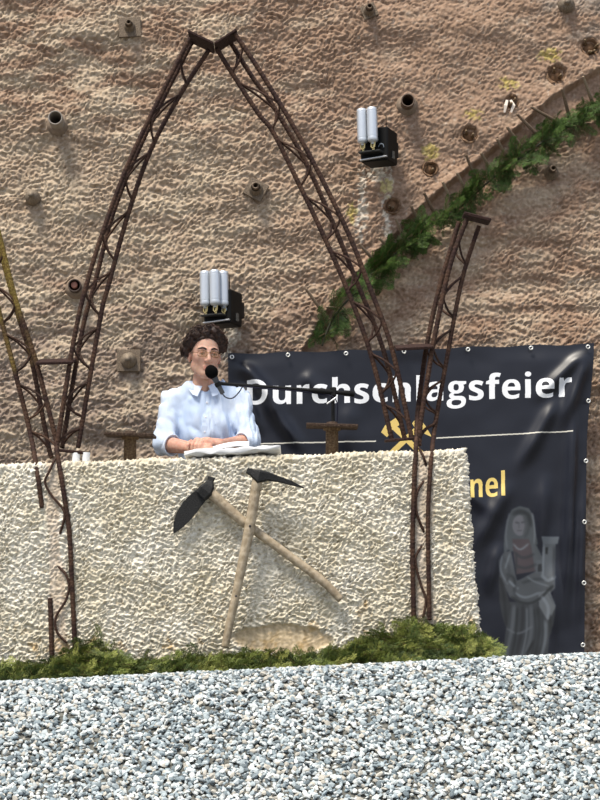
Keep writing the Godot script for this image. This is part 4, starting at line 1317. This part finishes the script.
# --- the speaker -----------------------------------------------------------
func person() -> void:
	var gy := ground_y(-0.5)
	var hc := P(204.8, 356.0, -10.55)                     # middle of the head at eye height
	var hb := Basis(Vector3.UP, 0.27) * Basis(Vector3(0, 0, 1), -0.03) * Basis(Vector3.RIGHT, 0.03)
	var hs := 1.06
	var th := thing("person", "person with dark curly hair, glasses and light blue shirt, leaning behind the parapet", "person", Vector3(hc.x, gy, -10.66))
	var o := th.position
	var to_head := Transform3D(hb.scaled(Vector3.ONE * hs), hc - o)
	var inv := to_head.affine_inverse()
	var J := func(px: float, py: float, z: float) -> Vector3: return P(px, py, z) - o
	var sr: Vector3 = J.call(173, 401, -10.63); var er: Vector3 = J.call(164, 444, -10.50); var wr: Vector3 = J.call(195, 448.5, -10.335)
	var sl: Vector3 = J.call(239, 400, -10.63); var el: Vector3 = J.call(249.5, 442, -10.54); var wl: Vector3 = J.call(219, 445, -10.375)
	var neck: Vector3 = J.call(206, 388, -10.61); var chest: Vector3 = J.call(206, 418, -10.64); var waist := Vector3(chest.x, 1.06, 0.0)
	var hip := Vector3(chest.x, 0.93, 0.0)
	var chin := to_head * Vector3(0, -0.05, -0.03)
	# fingers: his left hand lies over his right wrist
	var fingers := []
	for i in 4:
		var k := 4.1 * i
		var len_k: float = [0.9, 1.0, 1.0, 0.82][i]
		fingers.append([J.call(203.5 - k * 1.0, 440.6 + 0.3 * absf(i - 1.5), -10.352), J.call(201.5 - k, 441.6 + 0.4 * absf(i - 1.5), -10.322), J.call(200.3 - k, 445.0, -10.300), J.call(199.6 - k, 445.0 + 4.6 * len_k, -10.304)])
	var thumb := [J.call(212, 444, -10.35), J.call(207, 448, -10.318), J.call(203, 451, -10.31)]
	var fr := []                                           # his right hand, loosely curled on the board
	for i in 4:
		fr.append([J.call(208, 448.2 + i * 1.0, -10.325 + i * 0.016), J.call(214, 448.0 + i * 1.0, -10.315 + i * 0.018), J.call(218.5, 450 + i * 0.9, -10.31 + i * 0.018), J.call(218, 452 + i * 0.8, -10.305 + i * 0.016)])
	var palm_a: Vector3 = J.call(207, 442, -10.352); var palm_b: Vector3 = J.call(197, 441.2, -10.362); var palm_c: Vector3 = J.call(207, 449.3, -10.315)
	var hand := func(p: Vector3) -> float:
		var d := cap(p, er, wr, 0.046, 0.029)
		d = smin(d, cap(p, el, wl, 0.045, 0.028), 0.012)
		# left palm
		d = smin(d, cap(p, wl, palm_a, 0.027, 0.026), 0.02)
		d = smin(d, cap(p, wl, palm_b, 0.024, 0.02), 0.02)
		for f in fingers:
			var q := minf(cap(p, f[0], f[1], 0.0094, 0.009), minf(cap(p, f[1], f[2], 0.009, 0.0086), cap(p, f[2], f[3], 0.0086, 0.007)))
			d = smin(d, q, 0.0025)
		d = smin(d, minf(cap(p, thumb[0], thumb[1], 0.013, 0.0115), cap(p, thumb[1], thumb[2], 0.0112, 0.009)), 0.008)
		# right palm and fingers
		d = smin(d, cap(p, wr, palm_c, 0.027, 0.026), 0.02)
		for f in fr:
			var q := minf(cap(p, f[0], f[1], 0.0105, 0.0098), minf(cap(p, f[1], f[2], 0.0098, 0.009), cap(p, f[2], f[3], 0.009, 0.0075)))
			d = smin(d, q, 0.005)
		return d
	var head := func(w: Vector3) -> float:
		var p: Vector3 = inv * w
		var m := Vector3(absf(p.x), p.y, p.z)
		var d := ell(p, Vector3(0, 0.035, -0.02), Vector3(0.073, 0.086, 0.096))
		d = smin(d, ell(p, Vector3(0, -0.028, 0.022), Vector3(0.061, 0.078, 0.066)), 0.03)
		d = smin(d, cap(m, Vector3(0.05, -0.058, -0.002), Vector3(0.016, -0.1, 0.056), 0.019, 0.019), 0.03)
		d = smin(d, cap(p, Vector3(0, -0.1, 0.06), Vector3(0, -0.098, 0.066), 0.018, 0.015), 0.02)
		d = smin(d, cap(m, Vector3(0.04, -0.016, 0.058), Vector3(0.046, -0.014, 0.04), 0.02, 0.018), 0.02)
		d = smin(d, cap(m, Vector3(0.012, 0.022, 0.079), Vector3(0.044, 0.024, 0.064), 0.009, 0.009), 0.014)
		d = smin(d, cap(p, Vector3(0, 0.014, 0.084), Vector3(0, -0.032, 0.105), 0.0075, 0.0105), 0.012)
		d = smin(d, cap(m, Vector3(0.006, -0.036, 0.1), Vector3(0.013, -0.036, 0.092), 0.008, 0.007), 0.007)
		d = -smin(-d, m.distance_to(Vector3(0.031, 0.002, 0.094)) - 0.0145, 0.012)
		d = smin(d, cap(p, Vector3(-0.02, -0.064, 0.078), Vector3(0.02, -0.064, 0.078), 0.0055, 0.0055), 0.008)
		d = smin(d, cap(p, Vector3(-0.017, -0.0745, 0.078), Vector3(0.017, -0.0745, 0.078), 0.006, 0.006), 0.007)
		var ear := ell(m, Vector3(0.077, -0.004, -0.012), Vector3(0.01, 0.032, 0.02))
		ear = maxf(ear, -ell(m, Vector3(0.086, 0.0, -0.008), Vector3(0.006, 0.018, 0.01)))
		d = smin(d, ear, 0.008)
		d = smin(d, cap(p, Vector3(0, -0.06, -0.03), Vector3(0, -0.2, -0.042), 0.044, 0.053), 0.02)
		return d
	var trunk := func(p: Vector3) -> float:
		var d := ell(p, chest, Vector3(0.14, 0.17, 0.075))
		d = smin(d, cap(p, neck + Vector3(0, -0.02, -0.01), sr, 0.036, 0.04), 0.03)
		d = smin(d, cap(p, neck + Vector3(0, -0.02, -0.01), sl, 0.036, 0.04), 0.03)
		d = smin(d, cap(p, chin, neck, 0.05, 0.055), 0.04)
		d = smin(d, cap(p, chest, waist, 0.11, 0.105), 0.08)
		d = smin(d, cap(p, waist, hip, 0.105, 0.12), 0.08)
		for s in [-1.0, 1.0]:
			var h := hip + Vector3(0.09 * s, -0.02, 0); var k := Vector3(hip.x + 0.11 * s, 0.5, 0.02); var a := Vector3(hip.x + 0.12 * s, 0.09, -0.02)
			d = smin(d, minf(cap(p, h, k, 0.08, 0.052), cap(p, k, a, 0.052, 0.036)), 0.04)
			d = smin(d, cap(p, a + Vector3(0, -0.05, 0), a + Vector3(0.02 * s, -0.055, 0.13), 0.035, 0.03), 0.02)
		d = smin(d, cap(p, sr, er, 0.045, 0.042), 0.04)
		d = smin(d, cap(p, sl, el, 0.045, 0.042), 0.04)
		return d
	var base := rgb(198, 158, 138); var ruddy := rgb(190, 134, 116); var beard := rgb(168, 132, 112); var lip := rgb(184, 116, 102)
	var skin_head := func(w: Vector3) -> Color:
		var p: Vector3 = inv * w
		var c := base
		var f := n_fleck.get_noise_3d(w.x * 1.5, w.y * 1.5, w.z * 1.5)
		c = c.lerp(ruddy, clampf(0.35 + f, 0, 0.6) * (1.0 - smoothstep(0.02, 0.05, absf(p.y + 0.02))) * 0.6)
		var jaw := smoothstep(-0.035, -0.055, p.y) * smoothstep(-0.02, 0.01, p.z)
		c = c.lerp(beard, jaw * clampf(0.55 + f * 0.6, 0, 1) * 0.6)       # stubble
		if p.z > 0.07 and absf(p.x) < 0.022 and p.y < -0.058 and p.y > -0.08:
			c = c.lerp(lip, 0.55)
		return c
	var skin_arm := func(w: Vector3) -> Color:
		return base.lerp(ruddy, clampf(0.4 + n_fleck.get_noise_3d(w.x * 2.0, w.y * 2.0, w.z * 2.0), 0, 0.8))
	var mb := MB.new()
	nets(mb, trunk, Vector3(-0.36, -0.02, -0.2), Vector3(0.36, 1.62, 0.24), 0.02, skin_arm)
	nets(mb, head, to_head.origin + Vector3(-0.105, -0.2, -0.14), to_head.origin + Vector3(0.115, 0.14, 0.14), 0.004, skin_head)
	var lo: Vector3 = (er as Vector3).min(wl).min(fingers[3][3]); var hi: Vector3 = (el as Vector3).max(wr).max(fr[3][2])
	nets(mb, hand, lo - Vector3(0.06, 0.06, 0.06), hi + Vector3(0.06, 0.05, 0.06), 0.0035, skin_arm)
	var body := put("body", mb.mesh(), M.skin, th)
	# eyes, brows
	for s in [-1.0, 1.0]:
		var e := MB.new()
		var prof := []; var cols := []
		for i in 17:
			var a := -PI / 2 + PI * i / 16.0
			prof.append(Vector2(maxf(0, cos(a)) * 0.0115, sin(a) * 0.0115))
			cols.append(rgb(24, 18, 16) if i > 14 else (rgb(88, 62, 40) if i > 12 else rgb(186, 170, 160)))
		e.lathe(prof, 16, to_head * Transform3D(Basis(Vector3.RIGHT, PI / 2 - 0.05), Vector3(0.031 * s, 0.001, 0.0715)), Color.WHITE, cols)
		put("eye", e.mesh(), M.plain, body)
		var lid := MB.new()
		lid.tube(spline([to_head * Vector3(0.017 * s, 0.005, 0.0805), to_head * Vector3(0.03 * s, 0.0075, 0.0845), to_head * Vector3(0.044 * s, 0.003, 0.074)], 0.004), [0.0045], 8, rgb(168, 122, 104))
		put("eyelid", lid.mesh(), M.skin, body)
		var br := MB.new()
		br.tube(spline([to_head * Vector3(0.012 * s, 0.022, 0.0875), to_head * Vector3(0.03 * s, 0.03, 0.083), to_head * Vector3(0.05 * s, 0.024, 0.066)], 0.006), [0.0045], 8, rgb(52, 38, 32))
		put("eyebrow", br.mesh(), M.hair, body)
	# hair: a tousled mop of curls
	var r := RandomNumberGenerator.new()
	r.seed = 21
	var curls := []
	for i in 75:
		var a := r.randf_range(0, TAU); var u := r.randf_range(-0.15, 1.0)
		var dir := Vector3(cos(a) * sqrt(1 - u * u), u, sin(a) * sqrt(1 - u * u))
		var p := Vector3(0, 0.04, -0.02) + dir * Vector3(0.09, 0.094, 0.106) * r.randf_range(0.95, 1.12)
		if p.z > -0.03 + 0.85 * p.y or p.y < -0.05:
			continue
		curls.append([p, r.randf_range(0.014, 0.024)])
	for q in [[-0.086, 0.06, 0.005, 0.03], [-0.095, 0.032, -0.012, 0.027], [-0.092, 0.008, -0.02, 0.02], [0.082, 0.07, 0.012, 0.026], [0.086, 0.04, -0.004, 0.022], [-0.036, 0.122, 0.03, 0.022], [0.0, 0.13, 0.042, 0.022], [0.036, 0.122, 0.05, 0.024], [0.058, 0.105, 0.045, 0.022], [-0.064, 0.104, 0.022, 0.024], [0.02, 0.136, 0.02, 0.022], [-0.076, 0.084, 0.018, 0.022], [0.072, 0.09, 0.03, 0.018]]:
		curls.append([Vector3(q[0], q[1], q[2]), q[3]])
	var mop := func(w: Vector3) -> float:
		var p: Vector3 = inv * w
		var d := ell(p, Vector3(0, 0.038, -0.022), Vector3(0.083, 0.094, 0.107))
		d = maxf(d, (p.z + 0.008 - 0.85 * p.y) / 1.31)
		d = maxf(d, -0.055 - p.y)
		if d < 0.06:
			for c in curls:
				d = smin(d, p.distance_to(c[0]) - c[1], 0.007)
			d += 0.0055 * n_curl.get_noise_3d(p.x, p.y, p.z)
		return d
	var hm := MB.new()
	nets(hm, mop, to_head.origin + Vector3(-0.15, -0.1, -0.17), to_head.origin + Vector3(0.15, 0.18, 0.13), 0.0045, func(w: Vector3) -> Color: return rgb(34, 25, 22).lerp(rgb(62, 44, 36), clampf(0.5 + n_fleck.get_noise_3d(w.x * 3, w.y * 3, w.z * 3), 0, 1)))
	for i in 170:                                          # single loose curls
		var c: Array = curls[r.randi() % curls.size()] if i < 120 else curls[curls.size() - 1 - i % 13]
		var p: Vector3 = c[0]
		var out: Vector3 = (p - Vector3(0, 0.03, -0.02)).normalized()
		var side := out.cross(Vector3(r.randf_range(-1, 1), r.randf_range(-1, 1), r.randf_range(-1, 1))).normalized()
		var pts := []
		var rad := r.randf_range(0.007, 0.017)
		for k in 9:
			var a := k * 0.8
			pts.append(to_head * (p + out * (c[1] * 0.75 + 0.0015 * k) + (side * cos(a) + out.cross(side) * sin(a)) * rad))
		hm.tube(pts, [0.0022], 4, rgb(38, 27, 23).lerp(rgb(72, 52, 42), r.randf()))
	put("hair", hm.mesh(), M.hair, th)
	# glasses
	var gl := MB.new()
	for s in [-1.0, 1.0]:
		var rim := []
		for i in 21:
			var a := TAU * i / 20.0
			var ex := signf(cos(a)) * pow(absf(cos(a)), 0.6) * 0.0215; var ey := signf(sin(a)) * pow(absf(sin(a)), 0.6) * 0.0145
			rim.append(to_head * Vector3(0.0325 * s + ex, -0.002 + ey, 0.101 - 0.35 * absf(0.0325 * s + ex)))
		gl.tube(rim, [0.0015], 6, rgb(120, 92, 56))
		gl.tube([to_head * Vector3(0.054 * s, 0.004, 0.082), to_head * Vector3(0.074 * s, 0.006, 0.06), to_head * Vector3(0.08 * s, 0.008, -0.01)], [0.0014], 6, rgb(120, 92, 56))
	gl.tube([to_head * Vector3(-0.011, 0.003, 0.097), to_head * Vector3(0, 0.007, 0.102), to_head * Vector3(0.011, 0.003, 0.097)], [0.0015], 6, rgb(120, 92, 56))
	var gn := put("glasses", gl.mesh(), M.brass, th)
	var lm := StandardMaterial3D.new()
	lm.albedo_color = Color(0.75, 0.55, 0.28, 0.22)
	lm.transparency = BaseMaterial3D.TRANSPARENCY_ALPHA
	lm.roughness = 0.05
	for s in [-1.0, 1.0]:
		var le := MB.new()
		var c := le.vert(to_head * Vector3(0.0325 * s, -0.002, 0.0905))
		for i in 20:
			var a := TAU * i / 20.0
			var ex := signf(cos(a)) * pow(absf(cos(a)), 0.6) * 0.0215; var ey := signf(sin(a)) * pow(absf(sin(a)), 0.6) * 0.0145
			le.vert(to_head * Vector3(0.0325 * s + ex, -0.002 + ey, 0.1005 - 0.35 * absf(0.0325 * s + ex)))
		for i in 20:
			le.face(c, c + 1 + i, c + 1 + (i + 1) % 20)
		put("lens", le.mesh(), lm, gn)
	# shirt with rolled sleeves
	var f_r := (wr - er).normalized(); var f_l := (wl - el).normalized()
	var shirt_f := func(p: Vector3) -> float:
		var d := ell(p, chest + Vector3(0, 0.0, 0), Vector3(0.192, 0.215, 0.122))
		d = smin(d, cap(p, neck + Vector3(-0.03, -0.02, 0), sr, 0.056, 0.062), 0.05)
		d = smin(d, cap(p, neck + Vector3(0.03, -0.02, 0), sl, 0.056, 0.062), 0.05)
		d = smin(d, cap(p, chest + Vector3(0, -0.12, 0.0), waist + Vector3(0, -0.1, 0), 0.135, 0.14), 0.1)
		var ar := cap(p, sr, er, 0.062, 0.06)
		ar = smin(ar, maxf(cap(p, er, wr, 0.059, 0.05), (p - er).dot(f_r) - 0.055), 0.02)
		var al := cap(p, sl, el, 0.062, 0.058)
		al = smin(al, maxf(cap(p, el, wl, 0.057, 0.05), (p - el).dot(f_l) - 0.05), 0.02)
		d = smin(d, ar, 0.022)
		d = smin(d, al, 0.022)
		d = maxf(d, waist.y - 0.12 - p.y)
		if absf(d) < 0.05:
			# drawn folds: across the sleeves, slanting over the chest
			var s := n_fold.get_noise_3d(p.x * 1.8 + absf(p.x - chest.x) * 0.6 + p.y * 0.35, p.y * 0.55, p.z * 0.6)
			d += 0.014 * (0.6 - 2.4 * absf(s)) * 0.8 + 0.0025 * n_lump.get_noise_3d(p.x * 0.5, p.y * 0.7, p.z * 0.5)
			# neck opening
			d = maxf(d, -(cap(p, neck + Vector3(0, 0.1, 0.0), neck + Vector3(0.0, -0.005, 0.01), 0.066, 0.06)))
			d = maxf(d, -cap(p, neck + Vector3(0.0, 0.0, 0.06), neck + Vector3(0.0, -0.025, 0.12), 0.03, 0.004))
		return d
	var blue := rgb(196, 212, 234); var white := rgb(222, 231, 243)
	var sm := MB.new()
	nets(sm, shirt_f, Vector3(-0.40, 0.9, -0.24), Vector3(0.40, 1.62, 0.42), 0.0075, func(p: Vector3) -> Color: return blue.lerp(white, clampf(0.4 + n_tone.get_noise_3d(p.x * 2, p.y * 2, p.z * 2) * 1.2, 0, 1)))
	var shirt := put("shirt", sm.mesh(), M.cloth, th)
	var skin_at := func(x: float, y: float) -> Vector3:         # the shirt's front at this x, y
		var z := 0.3
		while z > -0.1 and shirt_f.call(Vector3(x, y, z)) > 0.0:
			z -= 0.004
		return Vector3(x, y, z)
	var pl := []
	var ptop: Vector3 = J.call(206, 393, -10.5); var pbot: Vector3 = J.call(205, 462, -10.5)
	for i in 24:
		var t := i / 23.0
		var q := ptop.lerp(pbot, t)
		pl.append(skin_at.call(q.x + 0.004 * sin(t * 9.0), q.y) + Vector3(0, 0, 0.0))
	var pm := MB.new()
	var wd := []; var tk := []
	for i in 24:
		wd.append(0.015); tk.append(0.003)
	sweep(pm, pl, wd, tk, blue.lerp(white, 0.3), 0.3)
	var placket := put("placket", pm.mesh(), M.cloth, shirt)
	for i in [3, 8, 13, 18]:
		var bt := MB.new()
		bt.lathe([Vector2(0.0055, 0), Vector2(0.0055, 0.002), Vector2(0.004, 0.003), Vector2(0, 0.0022)], 10, Transform3D(Basis(Vector3.RIGHT, PI / 2), pl[i] + Vector3(0, 0, 0.003)), rgb(232, 234, 238))
		put("button", bt.mesh(), M.plain, shirt)
	# collar: two turned-down wings round the neck
	for s in [-1.0, 1.0]:
		var cm := MB.new()
		var inner := []; var outer := []
		for i in 9:
			var t := i / 8.0
			var a := lerpf(PI * 0.95, 0.22, t)                 # from the nape round to the front
			var top := neck + Vector3(s * sin(a) * 0.063, 0.045 - 0.045 * t * t, cos(a) * 0.066 + 0.005)
			var low := neck + Vector3(s * (sin(a) * 0.092 + 0.02 * t), 0.0 - 0.035 * t * t - (0.025 * t if i > 6 else 0.0), cos(a) * 0.086 + 0.02 * t)
			inner.append(top); outer.append(low)
		for lay in 2:
			var st := cm.v.size()
			for i in 9:
				cm.vert(inner[i] + Vector3(0, 0, 0.0) - (outer[i] - neck).normalized() * 0.004 * lay, white)
				cm.vert((inner[i] as Vector3).lerp(outer[i], 0.15) + Vector3(0, 0.006, 0) - (outer[i] - neck).normalized() * 0.004 * lay, white)
				cm.vert(outer[i] - (outer[i] - neck).normalized() * 0.004 * lay, white.lerp(blue, 0.4))
			cm.grid(3, 9, st, (s > 0) != (lay == 1))
		put("collar_wing", cm.mesh(), M.cloth, shirt)
	for cu in [[er, f_r, 0.052, 0.0585], [el, f_l, 0.047, 0.0565]]:
		var c := MB.new()
		var ax: Vector3 = cu[1]
		var xx := ax.cross(Vector3.UP).normalized()
		c.lathe([Vector2(cu[3] - 0.008, -0.02), Vector2(cu[3] + 0.001, -0.018), Vector2(cu[3] + 0.002, 0.012), Vector2(cu[3] - 0.002, 0.016), Vector2(cu[3] - 0.009, 0.014), Vector2(cu[3] - 0.011, -0.01)], 22, Transform3D(Basis(xx, ax, xx.cross(ax)), cu[0] + ax * cu[2]), white)
		put("rolled_cuff", c.mesh(), M.cloth, shirt)
	# trousers and shoes
	var tf := func(p: Vector3) -> float:
		var d := cap(p, waist + Vector3(0, -0.08, 0), hip, 0.118, 0.135)
		for s in [-1.0, 1.0]:
			var h := hip + Vector3(0.09 * s, -0.02, 0); var k := Vector3(hip.x + 0.11 * s, 0.5, 0.02); var a := Vector3(hip.x + 0.12 * s, 0.07, -0.02)
			d = smin(d, minf(cap(p, h, k, 0.1, 0.075), cap(p, k, a, 0.075, 0.065)), 0.05)
		return d
	var tm := MB.new()
	nets(tm, tf, Vector3(-0.35, 0.0, -0.2), Vector3(0.35, 1.14, 0.2), 0.02, func(_p: Vector3) -> Color: return rgb(44, 48, 60))
	put("trousers", tm.mesh(), M.cloth, th)
	for s in [-1.0, 1.0]:
		var sh := MB.new()
		var a := Vector3(hip.x + 0.12 * s, 0.0, -0.02)
		nets(sh, func(p: Vector3) -> float: return maxf(smin(cap(p, a + Vector3(0, 0.05, -0.03), a + Vector3(0, 0.075, -0.02), 0.048, 0.045), cap(p, a + Vector3(0, 0.035, 0), a + Vector3(0.02 * s, 0.03, 0.17), 0.045, 0.038), 0.03), 0.0 - p.y + 0.002), a + Vector3(-0.1, -0.02, -0.12), a + Vector3(0.1, 0.16, 0.26), 0.01, func(_p: Vector3) -> Color: return rgb(38, 30, 26))
		put("shoe", sh.mesh(), M.black, th)
var n_curl := noise(31, 55.0, 2)
var n_fold := noise(32, 7.5, 2)
